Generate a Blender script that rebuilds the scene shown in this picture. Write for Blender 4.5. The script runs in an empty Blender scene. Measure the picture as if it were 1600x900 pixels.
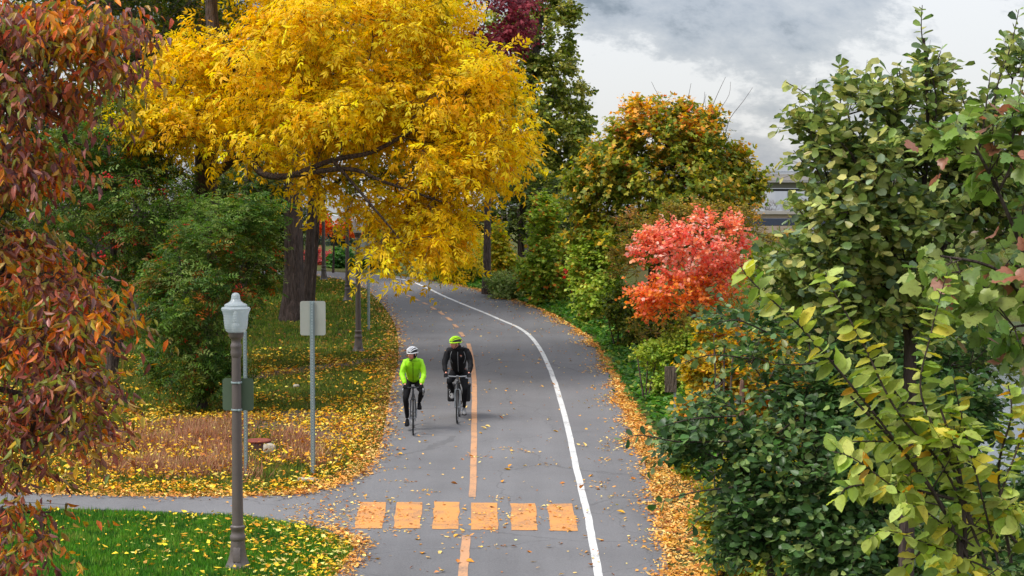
import bpy, bmesh, math, random
import numpy as np
from mathutils import Vector, Matrix, Euler, noise as mnoise
from mathutils.bvhtree import BVHTree
from mathutils.geometry import tessellate_polygon

random.seed(7)
RNG = np.random.default_rng(11)
SC = bpy.context.scene
COL = SC.collection

# ------------------------------------------------------------------ camera, sky, sun, exposure
F = 2800.0                      # focal length in pixels of the 1600 px wide photograph
PITCH = math.atan(160.0 / F)
CAM = np.array([0.0, 0.0, 6.0])
SLOPE = 0.03                    # the path climbs gently away from the camera
cam_d = bpy.data.cameras.new('camera')
cam_d.sensor_width = 36.0
cam_d.lens = 36.0 * F / 1600.0
cam_d.clip_start = 0.5
cam_d.clip_end = 6000.0
cam_o = bpy.data.objects.new('camera', cam_d)
cam_o.location = CAM
cam_o.rotation_euler = (math.pi / 2 - PITCH, 0, 0)
COL.objects.link(cam_o)
SC.camera = cam_o

SUN_EL, SUN_AZ = math.radians(52), math.radians(-115)     # azimuth measured from +Y towards +X
w = bpy.data.worlds.new('World'); SC.world = w; w.use_nodes = True
nt = w.node_tree; nt.nodes.clear()
def N(tree, t, **k):
    n = tree.nodes.new(t)
    for a, b in k.items():
        if a.startswith('i_'):
            key = a[2:]
            n.inputs[int(key) if key.isdigit() else key.replace('_', ' ')].default_value = b
        else:
            setattr(n, a, b)
    return n
L = lambda tree, a, b: tree.links.new(a, b)
out = N(nt, 'ShaderNodeOutputWorld')
sky = N(nt, 'ShaderNodeTexSky', sky_type='NISHITA', sun_disc=False, sun_elevation=SUN_EL, sun_rotation=SUN_AZ)
bg1 = N(nt, 'ShaderNodeBackground', i_Strength=0.10); L(nt, sky.outputs[0], bg1.inputs[0])
# overcast cloud deck: the view direction projected on a high curved layer
geo = N(nt, 'ShaderNodeNewGeometry')
sep = N(nt, 'ShaderNodeSeparateXYZ'); 
tc = N(nt, 'ShaderNodeTexCoord'); L(nt, tc.outputs['Generated'], sep.inputs[0])
zab = N(nt, 'ShaderNodeMath', operation='MAXIMUM', i_1=0.0); L(nt, sep.outputs[2], zab.inputs[0])
zof = N(nt, 'ShaderNodeMath', operation='ADD', i_1=0.75); L(nt, zab.outputs[0], zof.inputs[0])
dx = N(nt, 'ShaderNodeMath', operation='DIVIDE'); L(nt, sep.outputs[0], dx.inputs[0]); L(nt, zof.outputs[0], dx.inputs[1])
dy = N(nt, 'ShaderNodeMath', operation='DIVIDE'); L(nt, sep.outputs[1], dy.inputs[0]); L(nt, zof.outputs[0], dy.inputs[1])
cmb = N(nt, 'ShaderNodeCombineXYZ'); L(nt, dx.outputs[0], cmb.inputs[0]); L(nt, dy.outputs[0], cmb.inputs[1])
mp = N(nt, 'ShaderNodeMapping'); mp.inputs['Location'].default_value = (8.21, 8.06, 0); mp.inputs['Rotation'].default_value = (0, 0, 0.22)
mp.inputs['Scale'].default_value = (0.85, 1.35, 1.0)
L(nt, cmb.outputs[0], mp.inputs[0])
n1 = N(nt, 'ShaderNodeTexNoise', i_Scale=5.2, i_Detail=11.0, i_Roughness=0.64, i_Distortion=0.15); L(nt, mp.outputs[0], n1.inputs['Vector'])
rp = N(nt, 'ShaderNodeValToRGB'); L(nt, n1.outputs[0], rp.inputs[0])
e = rp.color_ramp.elements
e[0].position = 0.395; e[0].color = (0.082, 0.095, 0.118, 1)
e[1].position = 0.56; e[1].color = (0.335, 0.335, 0.342, 1)
for p_, c_ in ((0.45, (0.165, 0.178, 0.205, 1)), (0.52, (0.225, 0.232, 0.25, 1))):
    q = rp.color_ramp.elements.new(p_); q.color = c_
# an overcast sky is brighter overhead than at the horizon
zen = N(nt, 'ShaderNodeMath', operation='MULTIPLY_ADD', i_1=2.0, i_2=1.0); L(nt, zab.outputs[0], zen.inputs[0])
bg2 = N(nt, 'ShaderNodeBackground'); L(nt, rp.outputs[0], bg2.inputs[0]); L(nt, zen.outputs[0], bg2.inputs[1])
mx = N(nt, 'ShaderNodeMixShader', i_0=0.88); L(nt, bg1.outputs[0], mx.inputs[1]); L(nt, bg2.outputs[0], mx.inputs[2])
L(nt, mx.outputs[0], out.inputs[0])

sl = bpy.data.lights.new('sun', 'SUN'); sl.energy = 1.5; sl.angle = math.radians(22); sl.color = (1.0, 0.955, 0.88)
so = bpy.data.objects.new('sun', sl); COL.objects.link(so)
sdir = Vector((math.sin(SUN_AZ) * math.cos(SUN_EL), math.cos(SUN_AZ) * math.cos(SUN_EL), math.sin(SUN_EL)))
so.rotation_euler = sdir.to_track_quat('Z', 'Y').to_euler(); so.location = (-20, -10, 40)
vs = SC.view_settings
vs.view_transform = 'Standard'; vs.look = 'None'; vs.exposure = 1.15; vs.gamma = 1.0; vs.use_curve_mapping = False
SC.render.engine = 'CYCLES'
try:
    cy = SC.cycles
    cy.max_bounces = 6; cy.diffuse_bounces = 3; cy.glossy_bounces = 2; cy.transmission_bounces = 4; cy.transparent_max_bounces = 6
    cy.use_denoising = True; cy.caustics_reflective = False; cy.caustics_refractive = False
except Exception: pass

# ------------------------------------------------------------------ geometry of the view (photo pixels -> places on the ground)
CP, SP = math.cos(PITCH), math.sin(PITCH)
def ray(px, py):
    u, v = (px - 800.0) / F, (450.0 - py) / F
    return np.array([u, CP + v * SP, -SP + v * CP])
def P(px, py, Y):
    d = ray(px, py); return CAM + d * (Y / d[1])
def G(px, py, lift=0.0):
    d = ray(px, py); t = (CAM[2] - lift) / (SLOPE * d[1] - d[2]); return CAM + d * t
def project(p):
    q = np.asarray(p) - CAM
    d = q[..., 1] * CP - q[..., 2] * SP
    return 800 + F * q[..., 0] / d, 450 - F * (q[..., 1] * SP + q[..., 2] * CP) / d, d
def srgb(r, g, b):
    c = np.array([r, g, b], float) / 255.0
    return tuple(np.where(c <= 0.04045, c / 12.92, ((c + 0.055) / 1.055) ** 2.4))
def catmull(pts, n=8, closed=False):
    pts = [np.array(p, float) for p in pts]; o = []
    m = len(pts)
    for i in range(m if closed else m - 1):
        if closed: p0, p1, p2, p3 = pts[i - 1], pts[i], pts[(i + 1) % m], pts[(i + 2) % m]
        else: p0, p1, p2, p3 = pts[max(i - 1, 0)], pts[i], pts[i + 1], pts[min(i + 2, m - 1)]
        for k in range(n):
            t = k / n
            o.append(0.5 * ((2 * p1) + (p2 - p0) * t + (2 * p0 - 5 * p1 + 4 * p2 - p3) * t * t + (3 * p1 - p0 - 3 * p2 + p3) * t ** 3))
    if not closed: o.append(pts[-1])
    return np.array(o)

RIGHT_EDGE = catmull([G(*p) for p in [(1066, 1150), (1052, 950), (1045, 900), (1030, 800), (1008, 730), (985, 660), (962, 590), (930, 540), (895, 512), (850, 487), (790, 465), (740, 452), (695, 442), (650, 435)]], 6)
FAR_EDGE = catmull([G(*p) for p in [(650, 435), (600, 431), (540, 427), (480, 424), (400, 421)]], 4)
LEFT_EDGE = catmull([G(*p) for p in [(400, 428), (480, 431), (535, 438), (572, 453), (598, 478), (614, 502), (622, 530), (622, 565), (612, 605), (604, 650), (596, 690), (582, 722), (555, 748), (500, 768), (430, 777), (200, 778), (0, 771), (-250, 768)]], 5)
LOW_EDGE = catmull([G(*p) for p in [(-250, 798), (0, 797), (200, 800), (380, 808), (450, 818), (510, 831), (543, 845), (552, 858), (542, 880), (526, 905), (500, 970), (470, 1150)]], 5)
PATH_POLY = np.concatenate([RIGHT_EDGE, FAR_EDGE[1:], LEFT_EDGE, LOW_EDGE])[:, :2]

def in_poly(xy, poly):
    x, y = xy[:, 0], xy[:, 1]; c = np.zeros(len(xy), bool); n = len(poly); j = n - 1
    for i in range(n):
        xi, yi = poly[i]; xj, yj = poly[j]
        k = ((yi > y) != (yj > y)) & (x < (xj - xi) * (y - yi) / (yj - yi + 1e-12) + xi)
        c ^= k; j = i
    return c
def dist_poly(xy, line):
    a = line[:-1, :2]; b = line[1:, :2]; best = np.full(len(xy), 1e9)
    for p, q in zip(a, b):
        d = q - p; t = np.clip(((xy - p) @ d) / (d @ d + 1e-9), 0, 1)
        best = np.minimum(best, np.linalg.norm(xy - (p + t[:, None] * d), axis=1))
    return best
_re = RIGHT_EDGE[RIGHT_EDGE[:, 1].argsort()]
def sstep(a, b, x):
    t = np.clip((x - a) / (b - a), 0, 1); return t * t * (3 - 2 * t)
def height(x, y):
    x = np.asarray(x, float); y = np.asarray(y, float)
    base = SLOPE * np.clip(y, -20, 110)
    xr = np.interp(y, _re[:, 1], _re[:, 0])
    drop = sstep(4.0, 16.0, x - xr) * sstep(130, 105, y) 
    bump = 0.06 * (np.sin(x * 0.9 + y * 0.35) + np.sin(x * 0.37 - y * 0.52 + 1.3)) * sstep(2.5, 7.0, np.abs(x - xr + 3.5) - 3.5)
    far = sstep(130, 105, y)
    base = base - 0.05 * np.maximum(y - 205, 0) - 3.0 * sstep(120, 150, y) * sstep(2, 12, x)
    return base * (1 - drop) + drop * (-4.6) + bump * far * (1 - drop) + 0.0
def hz(x, y): return float(height(x, y))
def gbase(px, py):
    """ground point under a photo pixel (planar ground), seated on the terrain"""
    p = G(px, py); return np.array([p[0], p[1], hz(p[0], p[1])])
def foot(px, Y):
    x = (px - 800) * Y / F; return np.array([x, Y, hz(x, Y)])

# ------------------------------------------------------------------ object helpers
def tag(o, label=None, cat=None, group=None, kind=None):
    if label: o['label'] = label
    if cat: o['category'] = cat
    if group: o['group'] = group
    if kind: o['kind'] = kind
    return o
def empty(name, loc, label=None, cat=None, group=None, rz=0.0):
    o = bpy.data.objects.new(name, None); o.location = loc; o.rotation_euler = (0, 0, rz); o.empty_display_size = 0.2
    COL.objects.link(o); tag(o, label, cat, group); return o
def link(name, me, mat=None, parent=None, loc=None):
    if mat is not None and not me.materials: me.materials.append(mat)
    o = bpy.data.objects.new(name, me); COL.objects.link(o)
    if parent is not None: o.parent = parent
    if loc is not None: o.location = loc
    return o
def copy_tree(o, parent=None):
    c = o.copy(); COL.objects.link(c)
    if parent is not None: c.parent = parent
    for ch in [x for x in bpy.data.objects if x.parent == o]: copy_tree(ch, c)
    return c
def mesh_np(name, V, T, cols=None, smooth=False):
    me = bpy.data.meshes.new(name)
    V = np.ascontiguousarray(V, np.float32).reshape(-1, 3); T = np.ascontiguousarray(T, np.int32)
    k = T.shape[1]
    me.vertices.add(len(V)); me.vertices.foreach_set('co', V.ravel())
    me.loops.add(T.size); me.loops.foreach_set('vertex_index', T.ravel())
    me.polygons.add(len(T)); me.polygons.foreach_set('loop_start', np.arange(0, T.size, k, dtype=np.int32))
    try: me.polygons.foreach_set('loop_total', np.full(len(T), k, np.int32))
    except Exception: pass
    if smooth: me.polygons.foreach_set('use_smooth', np.ones(len(T), bool))
    me.update(calc_edges=True)
    if cols is not None:
        a = me.color_attributes.new('Col', 'FLOAT_COLOR', 'POINT')
        c4 = np.ones((len(V), 4), np.float32); c4[:, :3] = cols
        a.data.foreach_set('color', c4.ravel())
    return me
def bm_obj(name, bm, mat, parent=None, smooth=True, loc=None, sub=0):
    bmesh.ops.recalc_face_normals(bm, faces=bm.faces)
    me = bpy.data.meshes.new(name); bm.to_mesh(me); bm.free()
    if smooth:
        for p in me.polygons: p.use_smooth = True
        try: me.set_sharp_from_angle(angle=math.radians(40))
        except Exception: pass
    return link(name, me, mat, parent, loc)
def add_box(bm, c, s, rot=None, bev=0.0):
    r = bmesh.ops.create_cube(bm, size=1.0); vs_ = r['verts']
    bmesh.ops.scale(bm, vec=s, verts=vs_)
    if bev > 0:
        es = list({e for v in vs_ for e in v.link_edges})
        g = bmesh.ops.bevel(bm, geom=es, offset=bev, segments=2, affect='EDGES', profile=0.5)
        vs_ = list({v for f in g['faces'] for v in f.verts} | {v for v in vs_ if v.is_valid})
    if rot is not None: bmesh.ops.rotate(bm, cent=(0, 0, 0), matrix=rot, verts=vs_)
    bmesh.ops.translate(bm, vec=c, verts=vs_)
    return vs_
def add_lathe(bm, prof, seg=20, c=(0, 0, 0), flute=0.0, nf=8):
    rings = []
    for r, z in prof:
        ring = []
        for k in range(seg):
            a = 2 * math.pi * k / seg; rr = r * (1 + flute * math.cos(nf * a))
            ring.append(bm.verts.new((c[0] + rr * math.cos(a), c[1] + rr * math.sin(a), c[2] + z)))
        rings.append(ring)
    for A, B in zip(rings[:-1], rings[1:]):
        for k in range(seg): bm.faces.new((A[k], A[(k + 1) % seg], B[(k + 1) % seg], B[k]))
    bm.faces.new(rings[0][::-1]); bm.faces.new(rings[-1])
def add_tube(bm, pts, rad, seg=8, cap=True):
    pts = [Vector(p) for p in pts]; n = len(pts)
    rad = rad if hasattr(rad, '__len__') else [rad] * n
    up = Vector((0.13, 0.2, 1)); rings = []; prev = None
    for i, p in enumerate(pts):
        t = (pts[min(i + 1, n - 1)] - pts[max(i - 1, 0)]).normalized()
        a = (prev - t * prev.dot(t)) if prev is not None else (up - t * up.dot(t))
        if a.length < 1e-4: a = Vector((1, 0, 0)) - t * t.x
        a.normalize(); prev = a; b = t.cross(a)
        rings.append([bm.verts.new(p + (a * math.cos(2 * math.pi * k / seg) + b * math.sin(2 * math.pi * k / seg)) * rad[i]) for k in range(seg)])
    for A, B in zip(rings[:-1], rings[1:]):
        for k in range(seg): bm.faces.new((A[k], A[(k + 1) % seg], B[(k + 1) % seg], B[k]))
    if cap and seg > 2: bm.faces.new(rings[0][::-1]); bm.faces.new(rings[-1])
def add_torus(bm, c, R, r, seg=40, rs=8, axis='x'):
    rings = []
    for i in range(seg):
        a = 2 * math.pi * i / seg; ring = []
        for k in range(rs):
            b = 2 * math.pi * k / rs; rr = R + r * math.cos(b); h = r * math.sin(b)
            ring.append(bm.verts.new((c[0] + h, c[1] + rr * math.cos(a), c[2] + rr * math.sin(a))))
        rings.append(ring)
    for i in range(seg):
        A, B = rings[i], rings[(i + 1) % seg]
        for k in range(rs): bm.faces.new((A[k], A[(k + 1) % rs], B[(k + 1) % rs], B[k]))

# ------------------------------------------------------------------ materials
def mat_base(name):
    m = bpy.data.materials.new(name); m.use_nodes = True; t = m.node_tree; t.nodes.clear()
    o = N(t, 'ShaderNodeOutputMaterial'); b = N(t, 'ShaderNodeBsdfPrincipled'); L(t, b.outputs[0], o.inputs[0])
    return m, t, b, o
def mat_plain(name, col, rough=0.6, metal=0.0, spec=0.5, nscale=8.0, namt=0.18, bump=0.0, bscale=60.0):
    m, t, b, o = mat_base(name)
    tcn = N(t, 'ShaderNodeTexCoord')
    n = N(t, 'ShaderNodeTexNoise', i_Scale=nscale, i_Detail=5.0, i_Roughness=0.65); L(t, tcn.outputs['Object'], n.inputs['Vector'])
    r = N(t, 'ShaderNodeValToRGB'); L(t, n.outputs[0], r.inputs[0])
    c = np.array(col)
    r.color_ramp.elements[0].position = 0.3; r.color_ramp.elements[0].color = (*np.clip(c * (1 - namt), 0, 1), 1)
    r.color_ramp.elements[1].position = 0.7; r.color_ramp.elements[1].color = (*np.clip(c * (1 + namt), 0, 1), 1)
    L(t, r.outputs[0], b.inputs['Base Color'])
    b.inputs['Roughness'].default_value = rough; b.inputs['Metallic'].default_value = metal
    b.inputs['Specular IOR Level'].default_value = spec
    if bump > 0:
        n2 = N(t, 'ShaderNodeTexNoise', i_Scale=bscale, i_Detail=4.0); L(t, tcn.outputs['Object'], n2.inputs['Vector'])
        bp = N(t, 'ShaderNodeBump', i_Strength=bump, i_Distance=0.02); L(t, n2.outputs[0], bp.inputs['Height']); L(t, bp.outputs[0], b.inputs['Normal'])
    return m
def mat_leaf(name, rough=0.45, spec=0.35, trans=0.32, mott=38.0):
    m, t, b, o = mat_base(name)
    at = N(t, 'ShaderNodeAttribute', attribute_name='Col')
    ge = N(t, 'ShaderNodeNewGeometry'); nz = N(t, 'ShaderNodeTexNoise', i_Scale=mott, i_Detail=4.0, i_Roughness=0.7); L(t, ge.outputs['Position'], nz.inputs['Vector'])
    rz_ = N(t, 'ShaderNodeValToRGB'); L(t, nz.outputs[0], rz_.inputs[0]); q = rz_.color_ramp.elements; q[0].position = 0.30; q[0].color = (0.70, 0.60, 0.52, 1); q[1].position = 0.70; q[1].color = (1.18, 1.18, 1.14, 1); k = rz_.color_ramp.elements.new(0.44); k.color = (1.03, 1.03, 1.03, 1)
    mu = N(t, 'ShaderNodeMix', data_type='RGBA', blend_type='MULTIPLY'); mu.inputs[0].default_value = 1.0; L(t, at.outputs['Color'], mu.inputs[6]); L(t, rz_.outputs[0], mu.inputs[7])
    L(t, mu.outputs[2], b.inputs['Base Color']); b.inputs['Roughness'].default_value = rough; b.inputs['Specular IOR Level'].default_value = spec
    tr = N(t, 'ShaderNodeBsdfTranslucent'); hs = N(t, 'ShaderNodeHueSaturation', i_Saturation=1.08, i_Value=1.25); L(t, mu.outputs[2], hs.inputs['Color'])
    L(t, hs.outputs[0], tr.inputs[0])
    mxs = N(t, 'ShaderNodeMixShader', i_0=trans); L(t, b.outputs[0], mxs.inputs[1]); L(t, tr.outputs[0], mxs.inputs[2]); L(t, mxs.outputs[0], o.inputs[0])
    return m
def mat_bark(name, c1, c2, scale=6.0):
    m, t, b, o = mat_base(name)
    tcn = N(t, 'ShaderNodeTexCoord'); mpn = N(t, 'ShaderNodeMapping'); mpn.inputs['Scale'].default_value = (1, 1, 0.16); L(t, tcn.outputs['Object'], mpn.inputs[0])
    n = N(t, 'ShaderNodeTexNoise', i_Scale=scale * 3, i_Detail=7.0, i_Roughness=0.7); L(t, mpn.outputs[0], n.inputs['Vector'])
    v = N(t, 'ShaderNodeTexVoronoi', i_Scale=scale * 2.2); v.feature = 'DISTANCE_TO_EDGE'; L(t, mpn.outputs[0], v.inputs['Vector'])
    r = N(t, 'ShaderNodeValToRGB'); L(t, n.outputs[0], r.inputs[0])
    r.color_ramp.elements[0].position = 0.32; r.color_ramp.elements[0].color = (*c1, 1); r.color_ramp.elements[1].position = 0.68; r.color_ramp.elements[1].color = (*c2, 1)
    L(t, r.outputs[0], b.inputs['Base Color']); b.inputs['Roughness'].default_value = 0.9; b.inputs['Specular IOR Level'].default_value = 0.15
    ad = N(t, 'ShaderNodeMath', operation='MULTIPLY_ADD', i_1=2.0); L(t, v.outputs[0], ad.inputs[0]); L(t, n.outputs[0], ad.inputs[2])
    bp = N(t, 'ShaderNodeBump', i_Strength=0.9, i_Distance=0.06); L(t, ad.outputs[0], bp.inputs['Height']); L(t, bp.outputs[0], b.inputs['Normal'])
    return m
M_LEAF = mat_leaf('leaf', 0.5, 0.3, 0.44)
M_GLOSS = mat_leaf('waxy_leaf', 0.38, 0.45, 0.36)
M_GRASS = mat_leaf('grass_blade', 0.6, 0.25, 0.3)
M_LITTER = mat_leaf('fallen_leaf', 0.65, 0.25, 0.12)
M_BARK = mat_bark('bark', (0.045, 0.034, 0.03), (0.17, 0.125, 0.11))
M_BARKG = mat_bark('grey_bark', (0.06, 0.05, 0.048), (0.21, 0.18, 0.17))
M_TWIG = mat_bark('twig_bark', (0.05, 0.03, 0.026), (0.12, 0.075, 0.06), 20)
# ------------------------------------------------------------------ leaves
def strip_leaf(half, curl=0.15, fold=0.12, pleat=0.0, ser=0.0):
    """half = [(y, halfwidth)] from base to tip; two strips either side of the midrib"""
    V = []; T = []
    n = len(half)
    for i, (y, hw) in enumerate(half):
        z = -curl * y * y + (pleat if i % 2 else -pleat) * 0.5
        hw2 = hw * (1 + (ser if i % 2 else -ser)); 
        V += [(0, y - (0.05 if hw > 0 else 0), z - fold * 0.4 * hw), (-hw2, y + 0.03, z + fold * hw), (hw2, y + 0.03, z + fold * hw)]
    for i in range(n - 1):
        a, b = 3 * i, 3 * (i + 1)
        for s in (1, 2):
            if half[i][1] > 0: T += [(a, a + s, b + s) if s == 2 else (a, b + s, a + s)]
            if half[i + 1][1] > 0: T += [(a, b + s, b) if s == 2 else (a, b, b + s)]
            elif half[i][1] > 0: T += [(a, a + s, b) if s == 2 else (a, b, a + s)]
    # drop the doubled triangle at the tip
    T = [t for t in T if len({V[k] for k in t}) == 3]
    return np.array(V, float), np.array(T, int)
def fan_leaf(outline, c=(0, 0.42), cup=0.08, curl=0.12):
    V = [(c[0], c[1], 0)] + [(x, y, cup * abs(x) * 1.6 - curl * y * y + 0.05 * ((i % 2) - 0.5)) for i, (x, y) in enumerate(outline)]
    m = len(outline); T = [(0, 1 + i, 1 + (i + 1) % m) for i in range(m)]
    return np.array(V, float), np.array(T, int)
def sym(right):
    return right + [(-x, y) for x, y in right[::-1] if x > 1e-6]
def diamond(wd=0.2, curl=0.1, at=0.42):
    return np.array([(0, 0, 0), (-wd, at, 0.05), (wd, at, 0.05), (0, 1, -curl)], float), np.array([(0, 2, 3), (0, 3, 1)])
def merge_t(parts):
    V = []; T = []; o = 0
    for v, t in parts: V.append(v); T.append(t + o); o += len(v)
    return np.concatenate(V), np.concatenate(T)
def place_t(vt, pos, ang, s, tilt=0.0, roll=0.0):
    v, t = vt; R = np.array((Matrix.Rotation(ang, 3, 'Z') @ Matrix.Rotation(tilt, 3, 'X') @ Matrix.Rotation(roll, 3, 'Y')))
    return (v * s) @ R.T + np.array(pos), t
def compound(n_pairs, base, l=0.42, arch=0.25, spread=0.95, droop=0.0, seed=0):
    r = random.Random(seed); ps = []
    for i in range(n_pairs):
        y = 0.2 + 0.55 * i / max(n_pairs - 1, 1)
        for s in (-1, 1):
            ps.append(place_t(base, (0, y, -arch * y * y), -s * spread * r.uniform(0.75, 1.15), l * r.uniform(0.85, 1.1), tilt=-droop * r.uniform(0.3, 1.2), roll=r.uniform(-0.5, 0.5)))
    ps.append(place_t(base, (0, 0.72, -arch * 0.55), r.uniform(-.15, .15), l * 1.05, tilt=-droop))
    return merge_t(ps)
def compound_whole(n_pairs, base, l=0.42, arch=0.25, spread=0.95, droop=0.0, seed=0):
    """the same leaf with its stalk, every leaflet joined to it"""
    r = random.Random(seed); ys = [0.0] + [0.2 + 0.55 * i / max(n_pairs - 1, 1) for i in range(n_pairs)]; V = []; T = []
    for y in ys: V += [(0, y, -arch * y * y), (0.012, y, -arch * y * y)]
    for i in range(n_pairs): a = 2 * i; T += [(a, a + 1, a + 2), (a + 1, a + 3, a + 2)]
    V = [np.array(V, float)]; o = 2 * len(ys)
    for i in range(n_pairs + 1):
        k = min(i + 1, n_pairs); y = ys[k]
        for s in ((-1, 1) if i < n_pairs else (0,)):
            v, t = place_t(base, (0, y, -arch * y * y), -s * spread * r.uniform(0.75, 1.15) + (r.uniform(-.15, .15) if s == 0 else 0), l * r.uniform(0.85, 1.1), tilt=-droop * r.uniform(0.3, 1.2), roll=r.uniform(-0.5, 0.5))
            V.append(v[1:]); T += [tuple((2 * k if q == 0 else o + q - 1) for q in tri) for tri in t]; o += len(v) - 1
    return np.concatenate(V), np.array(T, int)
OV = [(0, 0), (0.12, 0.2), (0.3, 0.33), (0.5, 0.36), (0.7, 0.28), (0.86, 0.15), (1, 0)]
EL = [(0, 0), (0.08, 0.15), (0.2, 0.25), (0.32, 0.30), (0.44, 0.315), (0.56, 0.30), (0.68, 0.26), (0.79, 0.19), (0.89, 0.10), (1, 0)]
RO = [(0, 0), (0.15, 0.13), (0.4, 0.28), (0.65, 0.345), (0.85, 0.29), (0.98, 0.14), (0.96, 0)]
OVN = [(0, 0), (0.15, 0.12), (0.38, 0.20), (0.62, 0.175), (0.83, 0.085), (1, 0)]
MAPLE = sym([(0, 0), (0.12, 0.02), (0.45, 0.02), (0.36, 0.2), (0.6, 0.5), (0.3, 0.5), (0.28, 0.72), (0.12, 0.68), (0, 1)])
POPLAR = sym([(0, 0.08), (0.12, 0.0), (0.34, 0.1), (0.42, 0.28), (0.5, 0.42), (0.38, 0.5), (0.4, 0.68), (0.22, 0.72), (0.14, 0.9), (0, 1)])
TMPL = {
    'ash': [compound(3, diamond(0.17, 0.12, 0.45), 0.46, 0.3, 0.75, 0.2, s) for s in (1, 2)] + [compound(2, diamond(0.17, 0.2, 0.45), 0.52, 0.45, 0.7, 0.5, 3)],
    'rowan': [compound(3, diamond(0.2, 0.05), 0.34, 0.2, 1.15, 0.1, s) for s in (4, 5)],
    'dogwood': [strip_leaf(OVN, 0.35, 0.5), strip_leaf(OVN, 0.15, 0.75), strip_leaf(OVN, 0.55, 0.35)],
    'alder': [strip_leaf(RO, 0.1, 0.15), strip_leaf(RO, 0.22, 0.3), strip_leaf(RO, -0.05, 0.2)],
    'elm': [strip_leaf(EL, 0.22, 0.22, 0.028, 0.05), strip_leaf(EL, 0.4, 0.35, 0.028, 0.05), strip_leaf(EL, 0.1, 0.12, 0.028, 0.05)],
    'poplar': [fan_leaf(POPLAR, cup=0.1, curl=0.15), fan_leaf(POPLAR, cup=0.25, curl=0.3), fan_leaf(POPLAR, cup=0.02, curl=0.05)],
    'maple': [fan_leaf(MAPLE, cup=0.1, curl=0.15), fan_leaf(MAPLE, cup=0.25, curl=0.35)],
    'small': [diamond(0.3, 0.15, 0.5), diamond(0.24, 0.0, 0.45)],
    'round': [(np.array([(0, 0, 0), (-.4, .4, .06), (.4, .4, .06), (.28, .85, -.02), (-.28, .85, -.02)], float), np.array([(0, 2, 3), (0, 3, 4), (0, 4, 1)]))],
    'tri': [(np.array([(-.3, 0, 0), (.3, 0, 0), (0, 1, 0)], float), np.array([(0, 1, 2)]))],
}
LOW = {k: v for k, v in TMPL.items()}
TMPL['ash'] = [compound_whole(3, diamond(0.17, 0.12, 0.45), 0.46, 0.3, 0.75, 0.2, q) for q in (1, 2)] + [compound_whole(2, diamond(0.18, 0.2, 0.45), 0.52, 0.45, 0.7, 0.5, 3)]
TMPL['rowan'] = [compound_whole(3, diamond(0.2, 0.05), 0.34, 0.2, 1.15, 0.1, q) for q in (4, 5)]
LOW['alder'] = [strip_leaf([(0, 0), (0.4, 0.28), (0.85, 0.30), (0.98, 0)], c, f) for c, f in ((0.1, .15), (.25, .3), (-.05, .2))]
LOW['dogwood'] = [strip_leaf([(0, 0), (0.35, 0.20), (0.7, 0.145), (1, 0)], c, f) for c, f in ((0.35, .5), (.15, .75), (.55, .35))]
LOW['maple'] = [(np.array([(0, 0, 0), (-.5, .12, .08), (-.55, .55, .1), (-.2, .55, 0), (0, 1, -.12), (.2, .55, 0), (.55, .55, .1), (.5, .12, .08)], float), np.array([(0, 3, 2), (0, 2, 1), (0, 5, 3), (3, 5, 4), (0, 6, 5), (0, 7, 6)]))]
def unit(v): return v / (np.linalg.norm(v, axis=-1, keepdims=True) + 1e-9)
def frames(d, n):
    y = unit(d); x = np.cross(y, n); bad = np.linalg.norm(x, axis=1) < 1e-3; x[bad] = np.cross(y[bad], np.array([1.0, 0.3, 0.2])); x = unit(x); z = np.cross(x, y)
    return x, y, z
def leaf_arrays(kind, pos, d, n, s, col, rng):
    tm = LOW[kind]; which = rng.integers(0, len(tm), len(pos)); x, y, z = frames(d, n)
    Vs, Ts, Cs = [], [], []; off = 0
    for k, (tv, tt) in enumerate(tm):
        m = which == k; nn = int(m.sum())
        if not nn: continue
        vv = pos[m][:, None, :] + s[m][:, None, None] * (tv[None, :, 0:1] * x[m][:, None, :] + tv[None, :, 1:2] * y[m][:, None, :] + tv[None, :, 2:3] * z[m][:, None, :])
        Vs.append(vv.reshape(-1, 3)); Ts.append((tt[None] + (np.arange(nn) * len(tv))[:, None, None]).reshape(-1, 3) + off); off += nn * len(tv)
        Cs.append(np.repeat(col[m], len(tv), 0))
    return np.concatenate(Vs), np.concatenate(Ts), np.concatenate(Cs)
def pick_cols(pal, n, rng, clump=None, own=0.45, jit=0.22):
    cs = np.array([srgb(*c) for c, _ in pal]); w_ = np.array([w for _, w in pal], float); w_ /= w_.sum()
    idx = rng.choice(len(pal), n, p=w_)
    if clump is not None:
        nc = int(clump.max()) + 1; ci = rng.choice(len(pal), nc, p=w_); use = rng.random(n) > own; idx = np.where(use, ci[clump], idx)
    c = cs[idx] * np.exp(rng.normal(0, jit, (n, 1))) * np.exp(rng.normal(0, 0.045, (n, 3)))
    return np.clip(c, 0.002, 0.92)

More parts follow.
